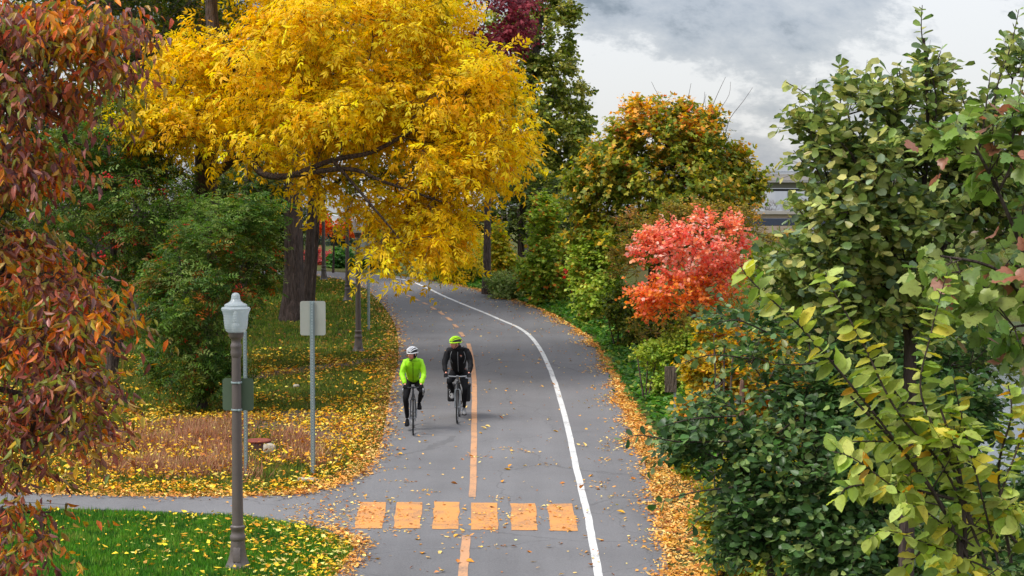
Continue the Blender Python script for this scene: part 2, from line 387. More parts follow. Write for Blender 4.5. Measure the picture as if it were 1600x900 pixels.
# ------------------------------------------------------------------ branching
def grow(trunks, targets, rng, bf=0.4, step=0.6, sag=0.0):
    """returns node positions, parents; each target ends up as a node"""
    pos = []; par = []; fixed = []
    for pts, rad in trunks:
        for i, p in enumerate(pts):
            par.append(len(pos) - 1 if i else -1); pos.append(np.array(p, float)); fixed.append(rad[i] if rad is not None else 0)
        if len(pos) > len(pts):                       # a limb: hang it on the nearest earlier node
            f = len(pos) - len(pts); q = np.array(pos[:f]); par[f] = int(np.argmin(np.linalg.norm(q - pos[f], axis=1)))
    nt0 = len(pos); plen = [0.0] * nt0
    for i in range(nt0):
        if par[i] >= 0: plen[i] = plen[par[i]] + np.linalg.norm(pos[i] - pos[par[i]])
    A = np.zeros((nt0 + len(targets) * 14 + 50, 3)); PL = np.full(len(A), 1e9); A[:nt0] = pos; PL[:nt0] = plen; n = nt0
    tp = np.array(pos); order = np.argsort([np.min(np.linalg.norm(tp - t, axis=1)) for t in targets]); tid = np.zeros(len(targets), int)
    for ti in order:
        t = targets[ti]; d = np.linalg.norm(A[:n] - t, axis=1); cost = d + bf * PL[:n] + 0.5 * np.maximum(A[:n, 2] - t[2], 0)
        j = int(np.argmin(cost)); D = d[j]; k = max(1, min(12, int(D / step))); a = A[j].copy(); last = j
        side = rng.normal(0, 0.07 * D, 3)
        for q in range(1, k + 1):
            f = q / k; p = a + (t - a) * f + side * math.sin(math.pi * f) + np.array([0, 0, (0.10 - sag) * D * math.sin(math.pi * f)])
            if n >= len(A): break
            A[n] = p; PL[n] = PL[last] + np.linalg.norm(p - A[last]); par.append(last); last = n; n += 1
        tid[ti] = last
    return A[:n], np.array(par), fixed, tid
def radii(pos, par, fixed, tip, power=0.42):
    n = len(pos); cnt = np.zeros(n); has = np.zeros(n, bool)
    has[par[par >= 0]] = True; cnt[~has] = 1
    for i in range(n - 1, -1, -1):
        if par[i] >= 0: cnt[par[i]] += cnt[i]
    r = tip * np.maximum(cnt, 1) ** power
    for i, f in enumerate(fixed):
        if f: r[i] = f
    for i in range(n):                                     # never thicker than what it grows from
        if par[i] >= 0: r[i] = min(r[i], r[par[i]] * 0.97)
    return r
def limbs_mesh(pos, par, r, seg=6, rmin=0.0, flare=None):
    idx = np.where((par >= 0) & (r >= rmin))[0]
    if not len(idx): return np.zeros((0, 3)), np.zeros((0, 3), int)
    a = pos[par[idx]]; b = pos[idx]; ra = np.minimum(r[par[idx]], r[idx] * 1.35); rb = r[idx]
    d = unit(b - a); ref = np.where(np.abs(d[:, 2:3]) > 0.9, np.array([[1.0, 0, 0]]), np.array([[0, 0, 1.0]]))
    x = unit(np.cross(d, ref)); y = np.cross(d, x); ang = np.arange(seg) * 2 * math.pi / seg
    ring = x[:, None, :] * np.cos(ang)[None, :, None] + y[:, None, :] * np.sin(ang)[None, :, None]
    b2 = b + d * rb[:, None] * 0.35
    V = np.concatenate([a[:, None] + ring * ra[:, None, None], b2[:, None] + ring * rb[:, None, None]], 1).reshape(-1, 3)
    k = np.arange(seg); k2 = (k + 1) % seg
    T = np.concatenate([np.stack([k, k2, k2 + seg], 1), np.stack([k, k2 + seg, k + seg], 1)])
    T = (T[None] + (np.arange(len(idx)) * 2 * seg)[:, None, None]).reshape(-1, 3)
    return V, T
def sample_ells(ells, n, rng, shell=0.5, inset=0.0):
    vols = np.array([(e[2] * e[3] * max(e[5], .1) * (e[6] if len(e) > 6 else 1)) ** 0.8 for e in ells]); cnt = np.maximum(1, (n * vols / vols.sum()).astype(int)); o = []
    for e_, k in zip(ells, cnt):
        px, py, rx, ry, Y, rY = e_[:6]; i_ = inset * F / Y; rx = max(rx - i_, 0.4 * rx); ry = max(ry - i_, 0.4 * ry)
        c = P(px, py, Y); m = Y / F
        u = unit(rng.normal(size=(k, 3))); rr = np.where(rng.random(k) < shell, rng.uniform(0.78, 1.0, k), rng.random(k) ** (1 / 3))
        q = u * rr[:, None]; o.append(c + np.stack([q[:, 0] * rx * m, q[:, 1] * rY, q[:, 2] * ry * m], 1))
    return np.concatenate(o)

def leaf_objects(parent, loc, kind, pos, d, n, s, col, mat, rng, count, name='leaf'):
    """the leaves that show largest become parts of their own; returns the mask of the ones taken"""
    px, py, dep = project(pos)
    ok = (px > -5) & (px < 1605) & (py > -5) & (py < 905) & (dep > 0.5)
    score = np.where(ok, s / np.maximum(dep, .5) * (1 - 0.25 * rng.random(len(pos))), -1)
    near = np.where(ok)[0]
    if len(near) == 0: return np.zeros(len(pos), bool)
    take = near[np.argsort(-score[near])[:count]]
    tm = TMPL[kind]; nv = 10; seeds = col[rng.choice(take, min(nv, len(take)), replace=False)]
    meshes = []
    for k, (tv, tt) in enumerate(tm):
        for q, c in enumerate(seeds):
            me = mesh_np(name, tv, tt, np.repeat(c[None], len(tv), 0)); me.materials.append(mat); meshes.append(me)
    x, y, z = frames(d[take], n[take])
    near_c = np.argmin(((np.log(col[take])[:, None] - np.log(seeds)[None]) ** 2).sum(2), 1); wk = rng.integers(0, len(tm), len(take))
    for i, t in enumerate(take):
        o = bpy.data.objects.new(name, meshes[wk[i] * len(seeds) + near_c[i]]); COL.objects.link(o); o.parent = parent
        M = Matrix.Identity(4)
        for a in range(3):
            M[a][0] = x[i, a] * s[t]; M[a][1] = y[i, a] * s[t]; M[a][2] = z[i, a] * s[t]; M[a][3] = pos[t, a] - loc[a]
        o.matrix_local = M
    m = np.zeros(len(pos), bool); m[take] = True
    return m

def tree(name, label, cat, base, trunks, ells, nt=200, kind='small', size=0.1, pal=None, tips=None, tipfn=None, twigs=4, per=8, tlen=0.6, spread=0.8, up=0.15, droop=0.25, nup=0.7,
         shoots=None, shoot_gap=0.05, mat=None, bark=None, tip_r=0.012, seed=1, indiv=0, group=None, bf=0.4, step=0.6, shell=0.5, own=0.45, jit=0.2, seg=5, twig_mesh=True, sag=0.0, smin=0.65, rmin=0.0, lname='leaf', alternate=1.0, berries=None, clear=None, flat=1.0):
    rng = np.random.default_rng(seed); mat = mat or M_LEAF; bark = bark or M_BARK
    loc = np.array(base, float); root = empty(name, loc, label, cat, group)
    targets = sample_ells(ells, nt, rng, shell, 0.5 * (tlen + size))
    if clear is not None: targets = targets[clear(targets)]
    pos, par, fixed, tid = grow(trunks, targets, rng, bf, step, sag)
    r = radii(pos, par, fixed, tip_r)
    V, T = limbs_mesh(pos, par, r, seg, rmin); Vs = [V]; Ts = [T]; off = len(V)
    cc = targets.mean(0)
    tp = pos[tid]; bd = unit(tp - pos[par[tid]]); outd = unit(tp - cc)
    K = len(tp); nT = K * twigs
    s0 = np.repeat(tp, twigs, 0); td = unit(np.repeat(bd * 0.7 + outd * 0.6, twigs, 0) + rng.normal(0, spread, (nT, 3)) + np.array([0, 0, up])); td = unit(td * np.array([1, 1, flat]))
    ln = tlen * rng.uniform(0.6, 1.25, nT)
    if twig_mesh:
        e2 = s0 + td * ln[:, None] + np.array([0, 0, -1]) * (ln * droop * 0.3)[:, None]
        pp = np.concatenate([s0, e2]); pr = np.concatenate([np.full(nT, -1), np.arange(nT)]); rr = np.concatenate([np.full(nT, tip_r * 0.7), np.full(nT, tip_r * 0.35)])
        v2, t2 = limbs_mesh(pp, pr, rr, 3); Vs.append(v2); Ts.append(t2 + off); off += len(v2)
    nl = nT * per
    f = (np.tile(np.arange(per), nT) + rng.random(nl)) / per; f = 0.12 + 0.9 * f
    tr = np.repeat(td, per, 0); lr = np.repeat(ln, per)
    lp = np.repeat(s0, per, 0) + tr * (lr * f)[:, None] + np.array([0, 0, -1]) * (lr * droop * 0.3 * f * f)[:, None]
    side = unit(np.cross(tr, np.array([0.05, 0.1, 1.0]))) * np.where(np.tile(np.arange(per), nT) % 2, 1, -1)[:, None]
    ld = unit(tr * 0.6 + side * 0.9 * alternate + rng.normal(0, 0.35, (nl, 3)) + np.array([0, 0, -1.3 * droop]))
    nn = unit(np.array([0, 0, 1.0]) * nup + rng.normal(0, 0.5, (nl, 3)) + np.repeat(np.repeat(outd, twigs, 0), per, 0) * 0.5)
    clump = np.repeat(np.repeat(np.arange(K), twigs), per)
    if shoots:                                             # long single stems with leaves set alternately along them
        for si, sh in enumerate(shoots):
            pts = catmull([P(*q) for q in sh[0]], 8); rad = np.linspace(sh[1], sh[1] * 0.3, len(pts))
            spar = np.arange(len(pts)) - 1; v2, t2 = limbs_mesh(pts, spar, rad, 6); Vs.append(v2); Ts.append(t2 + off); off += len(v2)
            sl_ = np.concatenate([[0], np.cumsum(np.linalg.norm(np.diff(pts, axis=0), axis=1))]); start = sl_[-1] * (sh[2] if len(sh) > 2 else 0.2)
            gap = shoot_gap * (sh[3] if len(sh) > 3 else 1); ds = np.arange(start, sl_[-1], gap); m = len(ds)
            ds = np.clip(ds + rng.normal(0, gap * 0.3, m), 0, sl_[-1]); q = np.stack([np.interp(ds, sl_, pts[:, a]) for a in range(3)], 1); tg = unit(np.stack([np.interp(ds, sl_, np.gradient(pts[:, a])) for a in range(3)], 1))
            ang = np.arange(m) * math.pi + rng.normal(0, 0.45, m) + rng.uniform(0, 6.28)
            view = unit(CAM - q); u1 = unit(np.cross(tg, view) + rng.normal(0, 0.15, (m, 3))); u2 = np.cross(u1, tg)
            sd = u1 * np.cos(ang)[:, None] + u2 * np.sin(ang)[:, None]
            lp = np.concatenate([lp, q]); ld = np.concatenate([ld, unit(tg * 0.55 + sd + np.array([0, 0, -0.9 * droop]) + rng.normal(0, 0.15, (m, 3)))])
            nn = np.concatenate([nn, unit(np.array([0, 0, 1.0]) * nup + view * 0.35 + rng.normal(0, 0.35, (m, 3)))]); clump = np.concatenate([clump, np.full(m, K + si)])
    nl = len(lp)
    sz = size * (smin + (1.25 - smin) * rng.beta(1.6, 1.6, nl))
    col = pick_cols(pal, nl, rng, clump, own, jit)
    if tips is not None:
        pr_ = tipfn(lp, rng) if tipfn else 0.5 * np.ones(nl)
        u_ = rng.random(nl) * 0.5 + rng.random(int(clump.max()) + 1)[clump] * 0.5
        c2 = pick_cols(tips, nl, rng, clump, own, jit); col = np.where((u_ < pr_)[:, None], c2, col)
    link('trunk', mesh_np('trunk', np.concatenate(Vs) - loc, np.concatenate(Ts), smooth=True), bark, root)
    if indiv:
        m = leaf_objects(root, loc, kind, lp, ld, nn, sz, col, mat, rng, indiv, lname); k = ~m
    else: k = np.ones(nl, bool)
    V, T, C = leaf_arrays(kind, lp[k], ld[k], nn[k], sz[k], col[k], rng)
    cr = link('crown', mesh_np('crown', V - loc, T, C), mat, root); tag(cr, kind='stuff')
    if berries:
        bm = bmesh.new(); nb, bc, br = berries
        ch = rng.choice(len(tp), nb)
        for i in ch:
            c0 = s0[i * twigs] + td[i * twigs] * ln[i * twigs] * 0.9
            for q in range(9):
                p_ = c0 + rng.normal(0, br * 2.2, 3) - loc; bmesh.ops.create_icosphere(bm, subdivisions=1, radius=br, matrix=Matrix.Translation(p_))
        o = bm_obj('berries', bm, bc, root); tag(o, kind='stuff')
    TREE_TRIS[0] += len(T)
    return root
TREE_TRIS = [0]
def above(z0, z1, amt=1.0, base=0.0):
    return lambda p, rng: base + amt * sstep(z0, z1, p[:, 2])
# ------------------------------------------------------------------ ground, path, water
def mat_ground():
    m, t, b, o = mat_base('turf_soil')
    tcn = N(t, 'ShaderNodeNewGeometry')
    n1 = N(t, 'ShaderNodeTexNoise', i_Scale=0.55, i_Detail=6.0, i_Roughness=0.6); L(t, tcn.outputs['Position'], n1.inputs['Vector'])
    n2 = N(t, 'ShaderNodeTexNoise', i_Scale=9.0, i_Detail=6.0, i_Roughness=0.7); L(t, tcn.outputs['Position'], n2.inputs['Vector'])
    r1 = N(t, 'ShaderNodeValToRGB'); L(t, n1.outputs[0], r1.inputs[0])
    r1.color_ramp.elements[0].position = 0.35; r1.color_ramp.elements[0].color = (*srgb(92, 82, 58), 1)
    r1.color_ramp.elements[1].position = 0.62; r1.color_ramp.elements[1].color = (*srgb(88, 104, 46), 1)
    r2 = N(t, 'ShaderNodeValToRGB'); L(t, n2.outputs[0], r2.inputs[0])
    r2.color_ramp.elements[0].position = 0.3; r2.color_ramp.elements[0].color = (0.45, 0.45, 0.45, 1); r2.color_ramp.elements[1].position = 0.75; r2.color_ramp.elements[1].color = (1.3, 1.25, 1.15, 1)
    mm = N(t, 'ShaderNodeMix', data_type='RGBA', blend_type='MULTIPLY'); mm.inputs[0].default_value = 1.0
    L(t, r1.outputs[0], mm.inputs[6]); L(t, r2.outputs[0], mm.inputs[7]); L(t, mm.outputs[2], b.inputs['Base Color'])
    b.inputs['Roughness'].default_value = 0.95; b.inputs['Specular IOR Level'].default_value = 0.1
    bp = N(t, 'ShaderNodeBump', i_Strength=0.6, i_Distance=0.05); L(t, n2.outputs[0], bp.inputs['Height']); L(t, bp.outputs[0], b.inputs['Normal'])
    return m
xs = np.concatenate([[-3000, -1200, -500, -250, -130, -90], np.arange(-70, 41, 1.0), [50, 70, 110, 200, 400, 900, 3000]])
ys = np.concatenate([[-400, -120, -40, -15], np.arange(-5, 131, 1.0), [138, 150, 180, 240, 400, 800, 1800, 4500]])
XX, YY = np.meshgrid(xs, ys); ZZ = height(XX, YY) - 0.02
ZZ = np.where(XX > 70, np.minimum(ZZ, -4.6), ZZ) if False else ZZ
V = np.stack([XX, YY, ZZ], -1).reshape(-1, 3); nx, ny = len(xs), len(ys)
I = np.arange(nx * ny).reshape(ny, nx); Q = np.stack([I[:-1, :-1], I[:-1, 1:], I[1:, 1:], I[1:, :-1]], -1).reshape(-1, 4)
g = link('ground', mesh_np('ground', V, Q, smooth=True), mat_ground()); tag(g, kind='structure')

def mat_asphalt():
    m, t, b, o = mat_base('asphalt')
    ge = N(t, 'ShaderNodeNewGeometry')
    n1 = N(t, 'ShaderNodeTexNoise', i_Scale=0.35, i_Detail=4.0, i_Roughness=0.55); L(t, ge.outputs['Position'], n1.inputs['Vector'])
    n2 = N(t, 'ShaderNodeTexNoise', i_Scale=42.0, i_Detail=3.0, i_Roughness=0.8); L(t, ge.outputs['Position'], n2.inputs['Vector'])
    mpn = N(t, 'ShaderNodeMapping'); mpn.inputs['Scale'].default_value = (2.2, 0.12, 1); L(t, ge.outputs['Position'], mpn.inputs[0])
    n3 = N(t, 'ShaderNodeTexNoise', i_Scale=1.0, i_Detail=3.0); L(t, mpn.outputs[0], n3.inputs['Vector'])
    ad = N(t, 'ShaderNodeMath', operation='MULTIPLY_ADD', i_1=0.55, i_2=0.0); L(t, n2.outputs[0], ad.inputs[0])
    ad2 = N(t, 'ShaderNodeMath', operation='MULTIPLY_ADD', i_1=0.5); L(t, n1.outputs[0], ad2.inputs[0]); L(t, ad.outputs[0], ad2.inputs[2])
    ad3 = N(t, 'ShaderNodeMath', operation='MULTIPLY_ADD', i_1=0.2); L(t, n3.outputs[0], ad3.inputs[0]); L(t, ad2.outputs[0], ad3.inputs[2])
    r = N(t, 'ShaderNodeValToRGB'); L(t, ad3.outputs[0], r.inputs[0])
    r.color_ramp.elements[0].position = 0.3; r.color_ramp.elements[0].color = (0.064, 0.0632, 0.0665, 1); r.color_ramp.elements[1].position = 0.74; r.color_ramp.elements[1].color = (0.190, 0.187, 0.194, 1)
    # hairline cracks
    v = N(t, 'ShaderNodeTexVoronoi', i_Scale=0.33); v.feature = 'DISTANCE_TO_EDGE'
    nw = N(t, 'ShaderNodeTexNoise', i_Scale=1.4, i_Detail=4.0); L(t, ge.outputs['Position'], nw.inputs['Vector'])
    vm = N(t, 'ShaderNodeVectorMath', operation='MULTIPLY_ADD'); vm.inputs[1].default_value = (0.8, 0.8, 0.0); L(t, nw.outputs['Color'], vm.inputs[0]); L(t, ge.outputs['Position'], vm.inputs[2]); L(t, vm.outputs[0], v.inputs['Vector'])
    cr = N(t, 'ShaderNodeMath', operation='LESS_THAN', i_1=0.0042); L(t, v.outputs[0], cr.inputs[0])
    cm = N(t, 'ShaderNodeMath', operation='MULTIPLY', i_1=0.25); L(t, cr.outputs[0], cm.inputs[0])
    mm = N(t, 'ShaderNodeMix', data_type='RGBA'); L(t, cm.outputs[0], mm.inputs[0]); L(t, r.outputs[0], mm.inputs[6]); mm.inputs[7].default_value = (0.03, 0.03, 0.03, 1)
    L(t, mm.outputs[2], b.inputs['Base Color']); b.inputs['Roughness'].default_value = 0.82; b.inputs['Specular IOR Level'].default_value = 0.3
    bp = N(t, 'ShaderNodeBump', i_Strength=0.35, i_Distance=0.01); L(t, n2.outputs[0], bp.inputs['Height']); L(t, bp.outputs[0], b.inputs['Normal'])
    return m
def sheet(name, poly, lift, mat, parent=None, thick=0.0):
    """flat piece lying on the sloping plane of the path"""
    pv = [Vector((p[0], p[1], SLOPE * p[1] + lift)) for p in poly]
    tr = tessellate_polygon([[Vector((p[0], p[1], 0)) for p in poly]])
    bm = bmesh.new(); vs_ = [bm.verts.new(p) for p in pv]
    for a, b_, c in tr:
        try: bm.faces.new((vs_[a], vs_[b_], vs_[c]))
        except ValueError: pass
    if thick:
        lo = [bm.verts.new(p - Vector((0, 0, thick))) for p in pv]; n = len(pv)
        for i in range(n): bm.faces.new((vs_[i], vs_[(i + 1) % n], lo[(i + 1) % n], lo[i]))
    bmesh.ops.recalc_face_normals(bm, faces=bm.faces)
    me = bpy.data.meshes.new(name); bm.to_mesh(me); bm.free()
    if me.polygons and sum(p.normal.z * p.area for p in me.polygons) < 0: me.flip_normals()
    return link(name, me, mat, parent)
path = sheet('path', PATH_POLY, 0.03, mat_asphalt(), thick=0.05); tag(path, kind='structure')

def mat_paint(name, c, wear=0.5):
    m, t, b, o = mat_base(name)
    ge = N(t, 'ShaderNodeNewGeometry')
    n = N(t, 'ShaderNodeTexNoise', i_Scale=30.0, i_Detail=6.0, i_Roughness=0.75); L(t, ge.outputs['Position'], n.inputs['Vector'])
    n2 = N(t, 'ShaderNodeTexNoise', i_Scale=2.5, i_Detail=3.0); L(t, ge.outputs['Position'], n2.inputs['Vector'])
    ad = N(t, 'ShaderNodeMath', operation='MULTIPLY_ADD', i_1=0.6); L(t, n2.outputs[0], ad.inputs[0]); L(t, n.outputs[0], ad.inputs[2])
    r = N(t, 'ShaderNodeValToRGB'); L(t, ad.outputs[0], r.inputs[0]); c = np.array(c)
    r.color_ramp.elements[0].position = 0.74 - 0.1 * wear; r.color_ramp.elements[0].color = (*(c * 0.45 + 0.06), 1); r.color_ramp.elements[1].position = 0.82; r.color_ramp.elements[1].color = (*c, 1)
    L(t, r.outputs[0], b.inputs['Base Color']); b.inputs['Roughness'].default_value = 0.7
    return m
M_WHITE = mat_paint('white_road_paint', (0.66, 0.66, 0.65), 0.9); M_ORANGE = mat_paint('orange_road_paint', (0.66, 0.285, 0.075), 0.6); M_ORANGE2 = mat_paint('faded_orange_road_paint', (0.56, 0.29, 0.145), 1.0)
def strip(name, pix, width, mat, world=None, n=8, taper=1.0):
    c = catmull([G(*p, 0.03) for p in pix], n)[:, :2] if world is None else world
    t = np.gradient(c, axis=0); nn = np.stack([-t[:, 1], t[:, 0]], 1); nn /= np.linalg.norm(nn, axis=1)[:, None]
    w_ = width / 2 * np.linspace(1, taper, len(c))[:, None]
    jl = np.array([mnoise.noise(Vector((i * 0.7, 3.1, c[i][1]))) for i in range(len(c))])[:, None] * 0.012
    return sheet(name, np.concatenate([c + nn * (w_ + jl), (c - nn * (w_ - jl))[::-1]]), 0.036, mat, path)
strip('edge_line', [(942, 1000), (935, 900), (926, 850), (917, 800), (900, 730), (885, 660), (865, 592), (847, 551), (830, 527), (810, 512), (785, 501), (755, 488), (720, 474), (690, 461), (665, 449), (640, 439), (610, 434)], 0.115, M_WHITE)
strip('centre_dash', [(738, 777), (740, 720), (741, 650), (741, 600), (738, 565), (732, 537)], 0.115, M_ORANGE2)
strip('centre_dash', [(719, 940), (723, 900), (726, 870), (729, 837)], 0.13, M_ORANGE2)
for a, b_ in (((724, 526), (719, 519)), ((715, 512), (709, 507)), ((705, 501), (698, 496)), ((693, 492), (686, 487)), ((681, 484), (674, 480)), ((668, 476), (661, 473)), ((655, 470), (648, 467)), ((642, 464), (636, 461)), ((630, 458), (624, 456))):
    strip('centre_dash', [a, ((a[0] + b_[0]) / 2, (a[1] + b_[1]) / 2), b_], 0.12, M_ORANGE2, n=3)
for (a, b_, c, d) in (((563, 785), (603, 785), (597, 826), (555, 826)), ((620, 785), (660, 785), (657, 826), (615, 826)), ((678, 784), (718, 785), (716, 827), (675, 827)), ((736, 786), (777, 786), (778, 828), (736, 828)), ((797, 787), (836, 787), (840, 829), (799, 829)), ((855, 788), (894, 787), (903, 830), (861, 830))):
    q = [G(*p, 0.03)[:2] for p in (a, b_, c, d)]; poly = []
    for i in range(4):
        for k in range(5):
            f = k / 5; p_ = np.array(q[i]) * (1 - f) + np.array(q[(i + 1) % 4]) * f
            poly.append(p_ + (RNG.normal(0, 0.010, 2) if k else 0))
    sheet('crossing_block', poly, 0.036, M_ORANGE, path)

# river behind the right bank
mw, tw, bw, ow = mat_base('river_water'); bw.inputs['Base Color'].default_value = (0.05, 0.07, 0.08, 1); bw.inputs['Roughness'].default_value = 0.12
gw = N(tw, 'ShaderNodeNewGeometry'); nw_ = N(tw, 'ShaderNodeTexNoise', i_Scale=0.9, i_Detail=5.0); L(tw, gw.outputs['Position'], nw_.inputs['Vector']); bpw = N(tw, 'ShaderNodeBump', i_Strength=0.25, i_Distance=0.1); L(tw, nw_.outputs[0], bpw.inputs['Height']); L(tw, bpw.outputs[0], bw.inputs['Normal'])
wat = link('river', mesh_np('river', np.array([(5, -200, -2.6), (900, -200, -2.6), (900, 123, -2.6), (5, 123, -2.6)], float), np.array([(0, 1, 2, 3)])), mw); tag(wat, kind='structure')

# ------------------------------------------------------------------ grass, litter
def scatter(poly, n, rng):
    poly = np.asarray(poly); lo = poly.min(0); hi = poly.max(0); o = []; m = 0
    while m < n:
        q = lo + rng.random((n * 2, 2)) * (hi - lo); q = q[in_poly(q, poly)]; o.append(q); m += len(q)
        if not len(q): break
    return np.concatenate(o)[:n]
def wpoly(pix): return np.array([G(*p)[:2] for p in pix])
def area(p): x, y = p[:, 0], p[:, 1]; return 0.5 * abs(np.dot(x, np.roll(y, 1)) - np.dot(y, np.roll(x, 1)))
def fbm(xy, s, seed=0):
    return np.array([mnoise.fractal(Vector((x * s, y * s, seed * 7.3)), 0.8, 2.0, 3) for x, y in xy])
def grass(name, label, pix, dens, hgt, pal, seed, wid=0.006, own=0.4, thin=None, lean=0.5, cat='grass'):
    rng = np.random.default_rng(seed); p = wpoly(pix); n = int(area(p) * dens); q = scatter(p, n, rng); q = q[~in_poly(q, PATH_POLY)]
    f = fbm(q[:: 1], 0.9, seed) if len(q) < 60000 else fbm(np.round(q * 4) / 4, 0.9, seed)
    if thin is not None: k = thin(q, f, rng); q = q[k]; f = f[k]
    n = len(q); z = height(q[:, 0], q[:, 1]); h = hgt * rng.uniform(0.45, 1.25, n) * (1 + 0.35 * f); a = rng.uniform(0, 6.283, n)
    ld = np.stack([np.cos(a), np.sin(a)], 1) * (rng.random(n) * lean * h)[:, None]; sd = np.stack([np.cos(a + 1.57), np.sin(a + 1.57)], 1) * wid * (0.5 + rng.random(n))[:, None] * (1 + q[:, 1:2] / 45)
    b3 = np.concatenate([q, z[:, None] - 0.01], 1); V = np.stack([np.concatenate([q - sd, z[:, None] - .01], 1), np.concatenate([q + sd, z[:, None] - .01], 1), np.concatenate([q + ld, (z + h)[:, None]], 1)], 1).reshape(-1, 3)
    T = np.arange(3 * n).reshape(-1, 3); c = np.repeat(pick_cols(pal, n, rng, np.clip(((f + 1) * 12).astype(int), 0, 40), own, 0.22), 3, 0)
    o = link(name, mesh_np(name, V, T, c), M_GRASS); tag(o, label, cat, kind='stuff'); return o
def litter_pts(q, rng, size, pal, tilt=0.35, lift=0.02, on_path=False, own=0.6):
    n = len(q); z = np.where(in_poly(q, PATH_POLY), SLOPE * q[:, 1] + 0.038, height(q[:, 0], q[:, 1])) if not on_path else SLOPE * q[:, 1] + 0.038
    pos = np.stack([q[:, 0], q[:, 1], z + rng.random(n) * lift], 1); a = rng.uniform(0, 6.283, n); d = unit(np.stack([np.cos(a), np.sin(a), rng.normal(0, tilt * 0.6, n)], 1)); nn = unit(np.stack([rng.normal(0, tilt, n), rng.normal(0, tilt, n), np.ones(n)], 1))
    s = size * (0.45 + 1.1 * rng.beta(1.3, 2.2, n)); f = np.clip(((fbm(np.round(q * 5) / 5, 1.1, 3) + 1) * 10).astype(int), 0, 30)
    return pos, d, nn, s, pick_cols(pal, n, rng, f, own, 0.2)
TMPL['fallen'] = LOW['fallen'] = [(np.array([(0,0,0),(-.26,.4,.16),(.26,.4,.16),(0,.45,0),(0,1,-.1)],float),np.array([(0,2,3),(0,3,1),(3,2,4),(3,4,1)])), (np.array([(0,0,.1),(-.3,.5,.0),(.28,.4,.14),(0,.5,-.05),(.08,1,.15)],float),np.array([(0,2,3),(0,3,1),(3,2,4),(3,4,1)])), diamond(0.22, -0.2)]
FALL = [strip_leaf([(0, 0), (0.25, 0.2), (0.55, 0.24), (1, 0)], 0.3, 0.5), strip_leaf([(0, 0), (0.3, 0.3), (0.6, 0.26), (1, 0)], -0.25, 0.6), diamond(0.22, -0.2)]
def litter(name, label, sets, seed):
    rng = np.random.default_rng(seed); A = [litter_pts(q, rng, *a) for q, a in sets]
    pos, d, nn, s, c = [np.concatenate(x) for x in zip(*A)]
    V, T, C = leaf_arrays('fallen', pos, d, nn, s, c, rng); o = link(name, mesh_np(name, V, T, C), M_LITTER); tag(o, label, 'fallen leaves', kind='stuff'); TREE_TRIS[0] += len(T); return o
YEL = [((238, 190, 40), 4), ((226, 165, 30), 3), ((214, 140, 30), 2), ((190, 120, 45), 1.2), ((236, 205, 90), 2.5), ((150, 95, 45), .7)]
TAN = [((224, 166, 74), 4), ((212, 148, 70), 3), ((230, 184, 108), 3), ((182, 116, 62), 1.5), ((236, 200, 122), 1.5), ((146, 92, 56), .9)]
GREENV = [((66, 118, 34), 3), ((88, 140, 40), 3), ((52, 96, 32), 2), ((112, 150, 52), 1.3), ((140, 150, 70), .5)]
GREEND = [((106, 124, 44), 3), ((120, 124, 52), 2.2), ((78, 98, 40), 2.5), ((146, 134, 70), 1.2), ((134, 108, 66), .6)]
DRY = [((160, 108, 84), 3), ((178, 128, 96), 3), ((132, 88, 70), 2.4), ((198, 160, 120), 2), ((150, 130, 82), 1.4)]
POLY_NEAR = [(-260, 800), (0, 797), (200, 800), (380, 808), (450, 818), (510, 832), (546, 848), (555, 858), (542, 880), (526, 905), (505, 980), (-260, 1000)]
POLY_MID = [(-150, 768), (0, 771), (200, 778), (430, 777), (500, 768), (555, 748), (582, 722), (598, 690), (606, 650), (614, 605), (624, 565), (620, 548), (380, 548), (150, 560), (-100, 580)]
POLY_FAR = [(-100, 580), (150, 560), (380, 548), (622, 548), (624, 530), (614, 502), (598, 478), (572, 453), (535, 438), (488, 432), (380, 430), (60, 440), (-200, 480)]
POLY_DRY = [(90, 735), (120, 690), (200, 668), (290, 660), (380, 650), (430, 668), (500, 680), (545, 700), (548, 725), (500, 745), (420, 752), (300, 757), (180, 757)]
grass('grass', 'bright green short lawn in the near corner beside the side path', POLY_NEAR, 2500, 0.07, GREENV, 21, 0.005)
SOIL_P = [[(300, 668), (420, 640), (500, 640), (570, 655), (560, 690), (500, 694), (430, 672)], [(370, 588), (440, 575), (520, 566), (600, 556), (616, 550), (612, 562), (540, 573), (450, 586), (390, 596)], [(210, 470), (330, 462), (420, 470), (460, 500), (420, 520), (300, 500)]]
